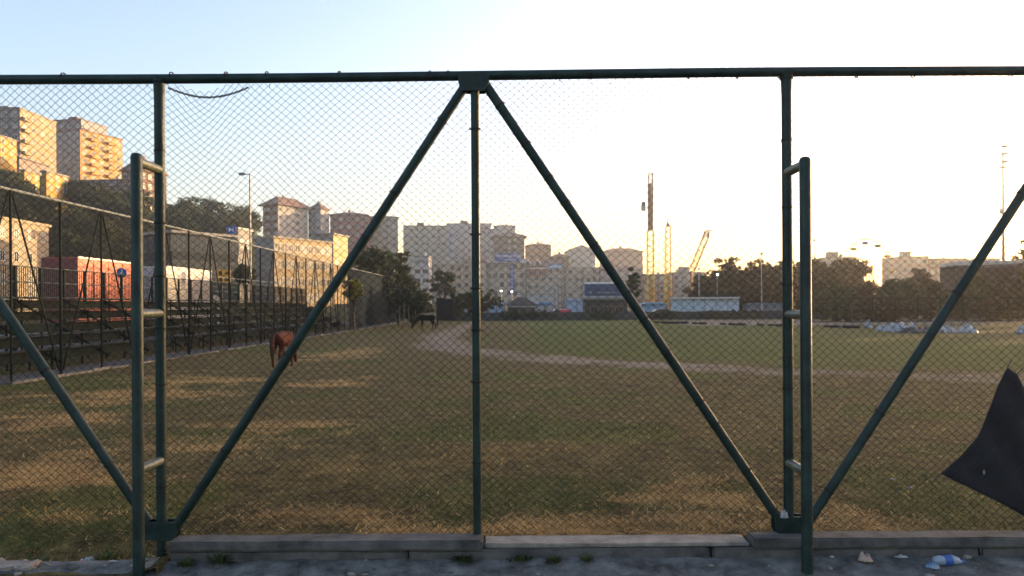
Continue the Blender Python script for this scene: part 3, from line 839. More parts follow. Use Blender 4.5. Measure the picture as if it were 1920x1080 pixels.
B('hill_apartment', 'red and pale pink apartment house on the ridge with white windows', 619, 690, 404, 475, 345, RED, 8, None, floors=5, cols=5, roof='hip', roofm=ROOFT, skirt=20, rise=2.0, ww=1.5, nowin_rows=(0,), front_mat=wm('red_pink_render', (0.42, 0.20, 0.17)))
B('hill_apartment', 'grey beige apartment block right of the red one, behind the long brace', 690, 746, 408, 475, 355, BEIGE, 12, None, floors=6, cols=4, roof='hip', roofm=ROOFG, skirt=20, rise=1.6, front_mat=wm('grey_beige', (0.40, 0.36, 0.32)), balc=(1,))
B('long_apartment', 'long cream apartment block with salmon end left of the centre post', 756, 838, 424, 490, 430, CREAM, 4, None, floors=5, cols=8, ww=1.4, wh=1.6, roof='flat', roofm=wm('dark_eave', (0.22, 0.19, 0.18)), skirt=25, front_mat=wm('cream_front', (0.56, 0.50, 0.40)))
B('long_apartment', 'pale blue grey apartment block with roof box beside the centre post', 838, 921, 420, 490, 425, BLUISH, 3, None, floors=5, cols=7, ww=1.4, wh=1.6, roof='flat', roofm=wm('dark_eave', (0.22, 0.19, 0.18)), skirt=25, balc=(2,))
B('hill_house', 'pale narrow house squeezed right of the centre post', 898, 926, 430, 490, 400, PALE, 0, None, floors=5, cols=4, ww=1.0, roof='flat', skirt=20)
B('hill_apartment', 'dark grey apartment house with wide eaves and rooftop room above the blue sign', 927, 983, 444, 495, 380, DARK, 3, None, floors=4, cols=5, ww=1.5, roof='hip', roofm=mat('dark_roof_tile', (0.11, 0.085, 0.08), 0.9), skirt=20, eave=1.4, rise=2.8, balc=(0, 3))
B('rooftop_room', 'pale rooftop room showing above the dark grey apartment house', 926, 966, 424, 452, 392, PALE, 0, None, floors=2, cols=3, ww=1.0, roof='plain', skirt=12, depth=8)
B('hill_house', 'brown brick house with rounded parapet and cream panel', 990, 1033, 460, 500, 415, BRICK, 5, None, floors=3, cols=3, ww=1.6, roof='hip', roofm=BRICK, skirt=20, rise=1.5, front_mat=wm('brick_cream', (0.42, 0.28, 0.20)))
B('hill_house', 'white house with reddish side roof touching the right brace', 1064, 1116, 470, 510, 400, PALE, 2, None, floors=3, cols=3, ww=1.1, roof='gable', roofm=ROOFT, skirt=20, rise=3)
B('hill_house', 'broad pinkish brown house behind the right brace', 1132, 1205, 472, 515, 410, BRICK, 2, None, floors=3, cols=4, ww=1.1, roof='hip', roofm=BRICK, skirt=20, rise=2.4, front_mat=PINK)
B('hill_house', 'low brown house in the gap between brick house and white house', 1034, 1066, 482, 510, 395, BROWN, 0, None, floors=2, cols=3, ww=1.1, roof='hip', roofm=ROOFT, skirt=20, rise=2)
B('street_block', 'small white block with dark windows beside the dark trees', 776, 804, 482, 570, 268, PALE, 0, None, floors=5, cols=2, ww=2.0, roof='plain', depth=10)
B('street_house', 'pale gabled house with salmon upper wall left of the centre post', 802, 868, 497, 575, 288, CREAM, 0, None, floors=5, cols=5, ww=1.6, wh=2.0, roof='gable', rise=4.0, roofm=ROOFG, front_mat=wm('salmon_cream', (0.56, 0.44, 0.35)), balc=(3,))
B('street_house', 'cream street house with small balconies directly behind the centre post', 868, 910, 492, 575, 292, CREAM, 0, None, floors=5, cols=3, ww=1.3, roof='ridge', rise=2.2, roofm=ROOFT, balc=(1,))
sg, w, d, h = B('street_house', 'cream street house under the blue lettered roof sign', 910, 985, 493, 575, 296, wm('warm_cream', (0.55, 0.46, 0.37)), 0, None, floors=5, cols=6, ww=1.6, wh=2.0, roof='ridge', rise=2.0, roofm=ROOFG)
dv, dw, dd, dh = B('street_house', 'street house with two white gabled dormers and dark red window band', 986, 1052, 500, 575, 298, wm('stone_beige', (0.48, 0.42, 0.36)), 0, None, floors=5, cols=5, ww=1.5, roof='ridge', rise=2.6, roofm=mat('dark_roof_tile', (0.11, 0.085, 0.08), 0.9), frame=WF)
for k in (-0.6, 3.2):
    dm = MB().prism([(k, dh), (k + 2.6, dh), (k + 2.6, dh + .4), (k + 1.3, dh + 2.6), (k, dh + .4)], -0.9, 3.0).build('dormer', wm('dormer_dark', (0.15, 0.11, 0.10)), dv)
    for a_, c_ in (((k - .2, dh + .3), (k + 1.3, dh + 2.8)), ((k + 2.8, dh + .3), (k + 1.3, dh + 2.8))):
        MB().tube((a_[0], -1.0, a_[1]), (c_[0], -1.0, c_[1]), 0.2, n=4).build('barge_board', WF, dm)
MB().box((0.4, -0.6, dh - 3.6), (8.5, 0.0, dh - 0.9)).build('window_band', RED, dv)
for k in range(4): link('window', wmesh(1.3, 1.7, WF, GLASS), None, dv, loc=(1.5 + k * 2.0, -0.62, dh - 3.2))
MB().box((-0.3, -0.75, dh - 0.85), (9.2, 0, dh - 0.45)).build('cornice', WF, dv)
sx_, w2, d2, h2 = B('street_house', 'grey beige street house with small blue sign on its roof edge', 1053, 1131, 503, 575, 300, wm('drab_beige', (0.44, 0.39, 0.34)), 0, None, floors=5, cols=7, ww=1.4, wh=1.9, roof='plain')
B('street_house', 'grey street house behind the billboard and dark tree', 1131, 1205, 505, 575, 290, GREY, 0, None, floors=4, cols=5, ww=1.2, roof='ridge', rise=1.5, roofm=ROOFT)
B('low_block', 'low brown block behind the yellow towers', 1205, 1262, 516, 580, 250, BRICK, 0, None, floors=4, cols=4, ww=1.2, roof='plain')
B('low_block', 'low grey block right of the yellow towers', 1262, 1322, 512, 580, 255, GREY, 0, None, floors=4, cols=5, ww=1.2, roof='flat')
B('distant_block', 'hazy pinkish block at far right with raised roof box', 1690, 1740, 482, 580, 265, PINK, 0, None, floors=6, cols=4, ww=1.3, roof='flat')
B('distant_block', 'wide hazy pinkish block between roof box block and slanted brace', 1741, 1812, 486, 580, 270, BRICK, 0, None, floors=6, cols=5, ww=1.3, roof='plain')
B('distant_block', 'hazy block left of the floodlight mast', 1836, 1876, 486, 580, 262, PINK, 0, None, floors=5, cols=3, ww=1.3, roof='plain')
B('distant_block', 'flat roofed hazy building right of the right support post', 1548, 1606, 484, 580, 240, CREAM, 0, None, floors=5, cols=5, ww=1.3, roof='flat')

# ------------------------------------------------------------------ signs on buildings
def text_mesh(txt, size, m, parent, loc, rot=(math.pi/2, 0, 0), name='lettering', ext=0.02):
    cu = bpy.data.curves.new(name, 'FONT'); cu.body = txt; cu.size = size; cu.extrude = ext; cu.align_x = 'CENTER'; cu.align_y = 'CENTER'
    ob = bpy.data.objects.new(name, cu); COL.objects.link(ob)
    bpy.context.view_layer.update()
    me = bpy.data.meshes.new_from_object(ob.evaluated_get(bpy.context.evaluated_depsgraph_get()))
    bpy.data.objects.remove(ob, do_unlink=True)
    me.materials.clear()
    o = link(name, me, m, parent); o.location = loc; o.rotation_euler = rot
    return o
BLUE = mat('sign_blue', (0.02, 0.07, 0.28), 0.4, 0.1); WHITE = mat('sign_white', (0.8, 0.8, 0.8), 0.5, 0.05)
p = W(951, 483, 294)
rs = thing('roof_sign', 'blue roof sign with white lettering on the cream street house', 'sign', (p.x, p.y, W(951, 493, 294).z))
MB().box((-4.6, -0.15, 0.5), (4.6, 0.15, 3.7)).build('panel', BLUE, rs)
for k in (-3, 0, 3): MB().box((k - .1, 0.16, -1.0), (k + .1, 0.36, 3.0)).build('strut', DARK, rs)
text_mesh('TIP FAKÜLTESİ', 1.45, WHITE, rs, (0.4, -0.18, 2.55))
text_mesh('HASTANESİ', 0.85, WHITE, rs, (1.2, -0.18, 1.2))
p = W(960, 494, 295.2)
bn = thing('vertical_banner', 'narrow vertical blue sign on the cream street house below the roof sign', 'sign', (p.x, 295.6, W(960, 545, 295.2).z))
MB().box((-0.7, -0.15, 0), (0.7, 0.15, 10.2)).build('panel', BLUE, bn)
for k in range(6): MB().box((-0.4, -0.17, 1.0 + 1.5 * k), (0.4, -0.15, 1.9 + 1.5 * k)).build('pale_mark', mat('pale_blue_mark', (0.25, 0.35, 0.6), .5), bn)
p = W(1042, 500, 297)
fs_ = thing('fascia_sign', 'small pale blue sign on the roof edge above the grey beige street house', 'sign', (p.x, 297.2, p.z - 0.8))
MB().box((-2.6, -0.1, 0), (2.6, 0.1, 1.7)).build('panel', mat('pale_sign_blue', (0.10, 0.22, 0.42), 0.5), fs_)
for k in range(5): MB().box((-2.2 + k * .9, -0.13, 0.45), (-1.7 + k * .9, -0.1, 1.2)).build('pale_mark', WHITE, fs_)

# ================================================================== trees
BARK = mat('bark', (0.07, 0.055, 0.04), 0.95, 0.3, 4, bump=0.5, bscale=12)
LDARK = leafmat('dark_leaves', (0.010, 0.017, 0.007), (0.045, 0.06, 0.022), 0.25)
LMID = leafmat('olive_leaves', (0.022, 0.03, 0.010), (0.085, 0.095, 0.035), 0.35)
LBRN = leafmat('brownish_leaves', (0.03, 0.026, 0.012), (0.11, 0.085, 0.038), 0.4)
LYEL = leafmat('yellow_green_leaves', (0.06, 0.075, 0.012), (0.20, 0.19, 0.04), 0.5)
def leaves(n_cl, per, c, rad, leaf, rng, flat=0.8):
    """clumps of small leaf faces through an ellipsoid"""
    d = rng.normal(size=(n_cl, 3)); d /= np.linalg.norm(d, axis=1)[:, None]
    r = rng.random(n_cl) ** 0.42
    lump = 0.75 + 0.5 * rng.random(n_cl)
    cen = np.array(c) + d * (r * lump)[:, None] * np.array(rad)
    cr = (0.16 + 0.16 * rng.random(n_cl)) * min(rad)
    off = rng.normal(size=(n_cl, per, 3)); off /= np.linalg.norm(off, axis=2)[:, :, None]
    off *= (rng.random((n_cl, per, 1)) ** 0.5) * cr[:, None, None] * np.array([1.25, 1.25, flat])
    p = (cen[:, None, :] + off).reshape(-1, 3)
    k = len(p)
    a = rng.normal(size=(k, 3)); a /= np.linalg.norm(a, axis=1)[:, None]
    b_ = np.cross(a, rng.normal(size=(k, 3))); b_ /= np.linalg.norm(b_, axis=1)[:, None]
    s = leaf * (0.6 + 0.8 * rng.random(k))[:, None]
    v = np.stack([p - a * s, p + b_ * s * 0.55, p + a * s, p - b_ * s * 0.55], 1).reshape(-1, 3)
    f = np.arange(k * 4).reshape(-1, 4)
    return v, f, cen
def tree(name, label, loc, H, rad, lm=LDARK, leaf=0.22, n_cl=70, per=45, seed=0, trunk_r=None, cz=None, group=None, cat='tree', stems=1):
    rng = np.random.default_rng(seed + 100)
    t = thing(name, label, cat, loc, 0, group)
    cz = cz if cz is not None else H - rad[2]
    v, f, cen = leaves(n_cl, per, (0, 0, cz), rad, leaf, rng)
    v[:, 2] = np.maximum(v[:, 2], 0.05)
    fast('crown', v, f, lm, t)
    tr = trunk_r or H * 0.022
    mb = MB()
    for s in range(stems):
        a = s * 2.4; sp = 0 if stems == 1 else rad[0] * 0.35
        bx, by = (0.12 * math.cos(a) * (stems > 1), 0.12 * math.sin(a) * (stems > 1))
        tip = (math.cos(a) * sp + rng.normal() * .1, math.sin(a) * sp, cz + rad[2] * 0.3)
        mb.path([(bx, by, -0.3), (bx * 1.5 + rng.normal() * tr, by * 1.5, cz * 0.4), (tip[0] * .6, tip[1] * .6, cz * .75), tip], [tr * 1.25, tr, tr * .75, tr * .3], n=7)
    for k in rng.choice(len(cen), min(9, len(cen)), replace=False):
        q = cen[k]; z0 = max(0.25 * cz, min(cz, q[2] - 0.3 * abs(rad[2])))
        mb.path([(0, 0, z0 * .8), (q[0] * .5, q[1] * .5, (z0 + q[2]) / 2), tuple(q)], [tr * .5, tr * .3, tr * .1], n=5)
    mb.build('trunk', BARK, t, 60)
    return t
def tree_px(name, label, xc, ytop, ybase, wpx, Y, lm=LDARK, aspect=None, cat='tree', **k):
    top = W(xc, ytop, Y); zb = float(gz(top.x, Y))
    if ybase is not None: zb_vis = W(xc, ybase, Y).z
    else: zb_vis = zb
    H = top.z - zb
    rx = wpx * Y / FPX / 2
    rzv = aspect * rx if aspect else max(0.3, (top.z - zb_vis) / 2)
    return tree(name, label, (top.x, Y, zb), H, (rx, rx * 0.9, rzv), lm, cat=cat, **k)
T = tree_px
# by the end of the left fence
T('dark_tree', 'tall dark tree rising above the end of the left fence', 700, 466, 575, 90, 84, n_cl=120, per=60, leaf=0.2, seed=1)
T('dark_tree', 'dark rounded tree between left fence end and small white block', 748, 474, 590, 70, 88, n_cl=110, per=60, leaf=0.2, seed=2)
T('dark_tree', 'low dense dark tree behind the grazing dark horse', 776, 532, 604, 64, 78, n_cl=90, per=60, leaf=0.16, seed=3)
T('leaning_tree', 'open branched tree with ragged crown left of the centre post', 828, 503, 548, 58, 112, n_cl=34, per=45, leaf=0.2, seed=4, stems=2)
T('round_tree', 'dark round topped tree half hidden by the centre post', 895, 538, 578, 92, 110, n_cl=110, per=60, leaf=0.17, seed=5, stems=4, cz=2.6)
T('dark_shrub', 'dark shrub against the far corner screen left of the centre post', 852, 545, 596, 40, 106, n_cl=60, per=50, leaf=0.16, seed=6, cat='shrub')
T('climbing_plant', 'yellow green climbing plant on the left fence beside the long brace', 664, 514, 566, 32, 66, LYEL, n_cl=40, per=40, leaf=0.12, seed=7, cat='plant')
T('slim_tree', 'slim dark conifer like tree in front of the blue billboard', 1186, 503, 572, 30, 108, n_cl=60, per=50, leaf=0.17, seed=8)
# right hand trees
for k, (xc, yt, wp_, Y_, lab) in enumerate([
    (1322, 506, 46, 122, 'brownish tree left of the lit lamp'),
    (1366, 487, 60, 120, 'brownish tree directly behind the lit lamp'),
    (1412, 482, 62, 124, 'tall brownish tree left of the thin grey pole'),
    (1458, 484, 58, 121, 'brownish tree just left of the right gate post'),
    (1504, 486, 56, 126, 'brownish tree behind the right gate post'),
    (1545, 476, 64, 130, 'hazy brown tree right of the right support post'),
    (1592, 478, 60, 133, 'hazy brown tree below the ferris wheel'),
    (1726, 498, 44, 128, 'hazy brown tree in front of the pinkish blocks'),
    (1912, 474, 48, 120, 'golden backlit tree at the right edge above the stand roof')]):
    T('park_tree', lab, xc, yt + 7, 600, wp_ * 1.35, Y_, LBRN, n_cl=190, per=60, leaf=0.26, seed=20 + k, group='trees along the far right side')
# thicket on the far right
for k, (xc, yt, wp_, Y_, lab) in enumerate([
    (1560, 532, 70, 96, 'dull bush right of the right support post'), (1622, 528, 74, 99, 'dull bush under the ferris wheel'),
    (1684, 524, 70, 94, 'dull bush behind the white plastic heap'), (1744, 532, 66, 98, 'dull bush behind the slanted brace'),
    (1800, 540, 60, 92, 'dull bush left of the low stand'), (1660, 556, 60, 86, 'low dull bush in front of the far right thicket'),
    (1586, 560, 70, 88, 'low dull bush near the far dirt strip'), (1860, 560, 60, 84, 'low bush below the stand roof'), (1836, 520, 60, 95, 'ragged bush covering the left end of the stand'), (1898, 526, 56, 93, 'ragged bush at the right edge before the stand')]):
    T('bush', lab, xc, yt, 600, wp_ * 1.2, Y_, LBRN if k % 2 else LMID, n_cl=120, per=55, leaf=0.18, seed=40 + k, cat='bush', group='bushes on the far right edge')
# hillside trees on the left
hl = [(20, 328, 70, 150, 'dark tree at the left edge below the yellow houses'), (60, 352, 80, 140, 'dark tree below the two yellow houses'),
      (150, 340, 70, 165, 'dark tree right of the yellow flat roofed house'), (195, 350, 60, 160, 'dark tree below the orange apartment block'),
      (225, 375, 70, 150, 'dark tree below the brown hip roofed house'), (130, 392, 90, 118, 'large dark tree above the red truck'),
      (190, 408, 80, 112, 'dark tree right of the large one above the red truck'), (240, 420, 80, 112, 'dark tree behind the left support post'),
      (110, 432, 70, 100, 'dark tree beside the sandy corner house'), (280, 410, 80, 122, 'dark tree between left support post and left gate post'),
      (345, 374, 80, 200, 'grey green tree on the ridge right of the left gate post'), (390, 372, 80, 205, 'rounded tree crowning the ridge left of the lamp post'),
      (440, 388, 70, 210, 'small ridge tree behind the lamp post arm'), (330, 400, 70, 170, 'dark tree above the glass hall roof'),
      (400, 402, 70, 175, 'dark tree above the pale roof of the glass hall'), (458, 500, 30, 100, 'bush below the sunlit yellow end panel'),
      (20, 372, 80, 125, 'dark tree above the sandy corner house'), (165, 455, 70, 92, 'low dark tree right above the red truck roof'),
      (300, 462, 60, 105, 'dark tree left of the glass hall'), (720, 470, 50, 120, 'tree behind the tall dark tree at the fence end'),
      (462, 392, 50, 260, 'pale distant tree left of the striped hip roofed house'), (250, 352, 60, 190, 'tree in front of the brown hip roofed house')]
for k, (xc, yt, wp_, Y_, lab) in enumerate(hl):
    Y_ = 86.0; hd = 7.0 + 3.5 * random.random()
    while Y_ < 300 and W(xc, yt, Y_).z - float(gz(W(xc, yt, Y_).x, Y_)) > hd: Y_ += 2.0
    T('hillside_tree', lab, xc, yt, yt + wp_ * 1.0, wp_, Y_, LDARK if k % 3 else LMID, n_cl=150, per=55, leaf=0.34 if Y_ > 140 else 0.28, seed=60 + k, group='trees on the left hillside')
# ================================================================== far edge of the field
FE = 107.0
fwall = thing('boundary_wall', 'low dark wall along the far edge of the field', 'wall', (0, FE, -0.35))
DW = mat('dark_wall_render', (0.055, 0.055, 0.052), 0.95, 0.4, 0.8)
xx = -9.0
while xx < 44:
    MB().box((xx, 0, 0), (xx + 3.96, 0.3, 1.15 + random.uniform(-.06, .1))).build('wall_panel', DW, fwall)
    xx += 4.0
for k, (xc, wp_) in enumerate([(1345, 90), (1250, 70), (1400, 80), (1130, 60), (1010, 60), (960, 60)]):
    T('hedge_bush', ['low hedge bush in front of the white hoarding', 'low hedge bush below the yellow towers', 'low hedge bush at the right end of the white hoarding', 'low hedge bush below the billboard hut', 'low hedge bush between the two huts', 'low hedge bush before the hip roofed hut'][k], xc, 581, 597, wp_, 105, LDARK, n_cl=50, per=40, leaf=0.12, seed=90 + k, cat='bush', group='bushes along the far wall')

def place(px, py_base, Y): 
    p = W(px, py_base, Y); return (p.x, Y, p.z)
# kiosk
HUT = mat('dark_hut_wall', (0.05, 0.047, 0.043), 0.9, 0.3, 1)
def gplace(px, Y):
    p = W(px, 580, Y); return Vector((p.x, Y, float(gz(p.x, Y))))
q = gplace(978, 112)
kio = thing('kiosk', 'small dark hut with hip roof and pale eaves board beyond the far wall', 'hut', q)
HU = W(978, 572, 112).z - q.z
MB().box((-1.95, 0, 0), (1.95, 3, HU)).build('wall', HUT, kio)
for a, b_ in (((-2.1, -0.22, HU - .32), (2.1, -0.02, HU - .05)),):
    MB().box(a, b_).build('eaves_board', mat('eaves_board', (0.45, 0.42, 0.38), .8), kio)
e = 0.45; w_ = 2.0
rf = MB().add([(-w_-e,-e,HU-.03),(w_+e,-e,HU-.03),(w_+e,3+e,HU-.03),(-w_-e,3+e,HU-.03),(-.6,1.5,HU+1.15),(.4,1.5,HU+1.15)], [(0,1,5,4),(1,2,5),(2,3,4,5),(3,0,4),(3,2,1,0)]).build('roof', mat('hut_roof', (0.06, 0.045, 0.04), .9), kio)
MB().box((0.6, -0.05, 0), (1.4, 0.0, 2.0)).build('door', DARK, kio)
link('window', wmesh(1.0, 0.9, WD, GLASS), None, kio, loc=(-0.9, -0.03, 1.1))
# billboard hut
q = gplace(1140, 112)
bh = thing('billboard_hut', 'dark low hut under the blue billboard', 'hut', q)
z0 = W(1140, 562, 112).z - q.z
MB().box((-3.3, 0, 0), (2.8, 4, z0)).build('wall', HUT, bh)
MB().box((-3.6, -0.4, z0), (3.1, 4.2, z0 + 0.3)).build('roof', mat('hut_flat_roof', (0.20, 0.18, 0.16), .9), bh)
for k in (-2.0, 0, 1.6): link('window', wmesh(1.2, 1.0, WD, GLASS), None, bh, loc=(k, -0.03, 0.9))
q2 = W(1141, 557, 111.2); zt = W(1141, 529, 111.2).z
bb = thing('billboard', 'dark blue billboard with white top edge standing on the low hut', 'billboard', (q2.x, 111.9, q.z + z0 + 0.3))
hb = zt - (q.z + z0 + 0.3)
MB().box((-3.4, -0.12, 0.25), (3.4, 0.12, hb - 0.22)).build('panel', mat('billboard_blue', (0.012, 0.035, 0.10), 0.35, 0.6, 0.6, col2=(0.03, 0.09, 0.22)), bb)
MB().box((-3.45, -0.16, hb - 0.22), (3.45, 0.16, hb)).build('top_edge', WHITE, bb)
MB().box((-3.45, -0.16, 0.0), (3.45, 0.16, 0.24)).build('bottom_edge', mat('billboard_frame', (0.3, 0.3, 0.3), .5), bb)
for s_ in (-3.5, 3.5): MB().box((s_ - .05, -0.16, 0.0), (s_ + .05, 0.16, hb)).build('side_edge', mat('billboard_frame', (0.3, 0.3, 0.3), .5), bb)
pm_ = mat('billboard_script', (0.30, 0.33, 0.38), .6)
pts = [(-1.5 + 0.05 * k, -0.135, 0.75 + 0.09 * math.sin(k * 1.9) + 0.05 * math.sin(k * 0.7)) for k in range(52)]
MB().path(pts, 0.028, n=4).build('script_line', pm_, bb)
MB().tube((-2.5, -0.14, 0.78), (-2.5, -0.12, 0.78), 0.16, n=12).build('emblem', pm_, bb)
MB().tube((2.3, -0.14, 0.78), (2.3, -0.12, 0.78), 0.16, n=12).build('emblem', pm_, bb)
# white hoarding
q = gplace(1320, 113)
ho = thing('hoarding', 'long pale blue white panel hoarding below the park trees', 'hoarding', q)
za = W(1320, 557, 113).z - q.z
hm = mat('hoarding_panel', (0.42, 0.48, 0.54), 0.6, 0.15, 0.6)
x0, x1 = W(1257, 570, 113).x - q.x, W(1386, 570, 113).x - q.x
for k in range(6):
    a = x0 + (x1 - x0) * k / 6; c_ = x0 + (x1 - x0) * (k + 1) / 6
    MB().box((a + .03, 0, 0.2), (c_ - .03, 0.12, za - 0.35)).build('panel', hm, ho)
    MB().box((a - .03, -0.04, 0), (a + .03, 0.16, za - 0.3)).build('post', DARK, ho)
    MB().box((a + .02, -0.5, za - 0.28), (c_ - .02, 0.8, za)).build('roof_panel', mat('hoarding_roof', (0.5, 0.48, 0.45), .5), ho)
def small_panel(label, px0, px1, pt, Y, m, name='tarpaulin_booth', cat='booth', roofm=None):
    q = gplace((px0 + px1) / 2, Y); h = W(px0, pt, Y).z - q.z; w = (px1 - px0) * Y / FPX
    t = thing(name, label, cat, q)
    MB().box((-w/2, 0, 0), (w/2, 2.2, h - 0.3)).build('wall', m, t)
    MB().prism([(-w/2 - .2, h - .3), (w/2 + .2, h - .3), (w*.3, h), (-w*.3, h)], -0.3, 2.5).build('roof', roofm or m, t)
    for k in (-w/2, 0, w/2): MB().box((k - .04, -0.1, 0), (k + .04, -0.02, h - .3)).build('post', DARK, t)
    return t
PB = mat('pale_blue_tarp', (0.30, 0.42, 0.55), 0.6, 0.2, 1); BT = mat('bright_blue_tarp', (0.04, 0.16, 0.42), 0.5, 0.2, 1); RT = mat('red_tarp', (0.40, 0.05, 0.04), 0.6, 0.2, 1); GT = mat('green_tarp', (0.03, 0.16, 0.09), 0.6, 0.2, 1)
small_panel('pale blue booth between the round tree and the hip roofed hut', 916, 946, 566, 118, PB)
small_panel('low booth with bright blue striped roof right of the hip roofed hut', 1006, 1036, 568, 120, PALE, roofm=BT)
small_panel('pale blue booth left of the billboard hut', 1062, 1101, 560, 121, PB)
small_panel('blue white booth below the slim dark tree', 1204, 1250, 567, 119, PB)
small_panel('red awning stall seen under the round tree', 870, 888, 574, 116, mat('stall_grey', (0.35, .35, .35), .8), 'market_stall', 'stall', RT)
small_panel('green awning stall next to the red awning one', 852, 866, 576, 117, mat('stall_grey', (0.35, .35, .35), .8), 'market_stall', 'stall', GT)
small_panel('white cabin behind the parked cars in the middle distance', 988, 1040, 548, 150, PALE, 'site_cabin', 'cabin', PALE)
small_panel('tall narrow white panel cabin right of the wide white cabin', 1032, 1047, 537, 152, PALE, 'site_cabin', 'cabin', PALE)
small_panel('low pale blue cabin behind the thin grey pole', 1400, 1470, 568, 116, mat('dull_blue_panel', (0.14, 0.17, 0.22), .8), 'site_cabin', 'cabin')

# ------------------------------------------------------------------ cars
def car(label, px, Y, colm, rz=0, ln=4.1):
    q = gplace(px, Y)
    t = thing('parked_car', label, 'car', q, R(rz), 'cars parked beyond the far wall')
    w = 1.68
    prof = [(-ln/2, .35), (-ln/2, .75), (-ln/2 + .25, .9), (-ln*.27, .95), (-ln*.12, 1.42), (ln*.22, 1.45), (ln*.40, .98), (ln/2 - .1, .88), (ln/2, .6), (ln/2, .3), (-ln/2 + .2, .25)]
    b_ = MB().prism(prof, -w/2, w/2).build('body', colm, t)
    wp_ = [(-ln*.22, .97), (-ln*.10, 1.36), (ln*.20, 1.38), (ln*.32, .99)]
    for y_ in (-w/2 - .012, w/2 + .002): MB().prism(wp_, y_, y_ + .01).build('side_window', GLASS, t)
    for sx in (-ln*.31, ln*.31):
        for sy in (-w/2 + .08, w/2 - .08):
            wh = MB().tube((sx, sy - .1, .31), (sx, sy + .1, .31), .31, n=14).build('wheel', mat('tyre_rubber', (0.015, 0.015, 0.015), .9), t)
            MB().tube((sx, sy - .115, .31), (sx, sy + .115, .31), .17, n=10).build('rim', mat('rim_metal', (0.4, .4, .4), .3, metal=1), wh)
    for sy in (-.55, .55): MB().box((-ln/2 - .02, sy - .15, .6), (-ln/2 + .04, sy + .15, .75)).build('headlight', WHITE, t)
    return t
car('red car parked between the two pale blue booths', 1060, 114.5, mat('red_car_paint', (0.40, 0.02, 0.03), .25), 80)
car('dark grey car right of the blue striped booth', 1045, 126, mat('grey_car_paint', (0.08, 0.08, 0.085), .25), 10)
car('dark car parked below the yellow towers', 1236, 111, mat('black_car_paint', (0.02, 0.02, 0.024), .25), 5)

# ------------------------------------------------------------------ lattice towers
LATY = mat('yellow_lattice_steel', (0.55, 0.36, 0.04), 0.5, 0.2); LATB = mat('rust_lattice_steel', (0.22, 0.12, 0.07), 0.6, 0.3); ORG = mat('orange_steel', (0.5, 0.18, 0.03), 0.5, 0.2)
def lattice(mb, p0, p1, w0, w1, seg, r, mi=0):
    p0, p1 = Vector(p0), Vector(p1); ax = (p1 - p0).normalized()
    side_ = ax.cross(Vector((0, 1, 0))).normalized(); up_ = side_.cross(ax)
    def cor(t):
        c = p0.lerp(p1, t); w = w0 + (w1 - w0) * t
        return [c + side_ * sx * w / 2 + up_ * sy * w / 2 for sx, sy in ((-1, -1), (1, -1), (1, 1), (-1, 1))]
    prev = cor(0)
    for k in range(seg):
        nx_ = cor((k + 1) / seg)
        for a in range(4):
            b2 = (a + 1) % 4
            mb.tube(prev[a], nx_[a], r, n=4, cap=False, mi=mi)
            mb.tube(prev[a], nx_[b2] if k % 2 else nx_[b2], r * .6, n=3, cap=False, mi=mi)
            mb.tube(nx_[a], nx_[b2], r * .6, n=3, cap=False, mi=mi)
        prev = nx_
TY = 190.0
q = W(1220, 575, TY); q.z = float(gz(q.x, q.y))
tw = thing('tower_crane', 'tallest yellow lattice tower with darker upper part and side cabin', 'crane', q)
def hz(px, py, Y, o): return W(px, py, Y) - Vector(o)
zt = hz(1221, 432, TY, q).z; zt2 = hz(1221, 345, TY, q).z; zt3 = hz(1221, 325, TY, q).z
mb = MB(); lattice(mb, (0, 0, 0), (0.05, 0, zt), 1.55, 1.5, 16, 0.10); mb.build('lower_mast', LATY, tw)
mb = MB(); lattice(mb, (0.05, 0, zt), (0.15, 0, zt2), 0.95, 1.1, 12, 0.13); mb.box((-.25, -.2, zt), (.35, .2, zt2)); mb.build('upper_mast', LATB, tw)
mb = MB(); lattice(mb, (0.15, 0, zt2), (0.2, 0, zt3), 1.1, 1.0, 4, 0.08); mb.box((-.9, -.1, zt3), (1.2, .1, zt3 + .12)); mb.build('mast_head', LATB, tw)
zc = hz(1208, 388, TY, q).z
cb = MB().box((-2.1, -.6, zc - .9), (-1.2, .6, zc + 1.0)).box((-2.0, -.5, zc + 1.0), (-1.3, .5, zc + 1.25)).build('cabin', GREY, tw)
MB().box((-1.2, -.1, zc - .3), (-.3, .1, zc - .1)).build('cabin_arm', LATB, tw)
mb = MB(); mb.box((-.55, -.55, 0), (.55, .55, 6.5)); mb.build('mast_base', ORG, tw)
q = W(1251, 575, 195); q.z = float(gz(q.x, q.y))
t2 = thing('tower_crane', 'twin mast yellow lattice tower with forked head, middle one of the three', 'crane', q)
zt = hz(1252, 425, 195, q).z; zs = hz(1246, 440, 195, q).z
mb = MB(); lattice(mb, (0.3, 0, 0), (0.35, 0, zt), 1.3, 1.2, 15, 0.09); mb.build('main_mast', LATY, t2)
MB().tube((-.7, 0, 0), (-.7, 0, zs), 0.12, 0.08, n=6).build('side_mast', LATY, t2)
mb = MB(); mb.box((-.1, -.4, zt), (.7, .4, zt + .7)); mb.path([(-.5, 0, zt + 2.9), (-.2, 0, zt + 2.2), (.3, 0, zt + 2.0), (.8, 0, zt + 2.2), (1.1, 0, zt + 2.9)], .1, n=5); mb.tube((.3, 0, zt + .6), (.3, 0, zt + 2.1), .14, n=5); mb.build('forked_head', LATB, t2)
mb = MB(); mb.box((-.3, -.5, 0), (.9, .5, 5.5)); mb.build('mast_base', ORG, t2)
q = W(1295, 575, 185); q.z = float(gz(q.x, q.y))
t3 = thing('crane_boom', 'leaning yellow lattice boom, right of the upright towers', 'crane', q)
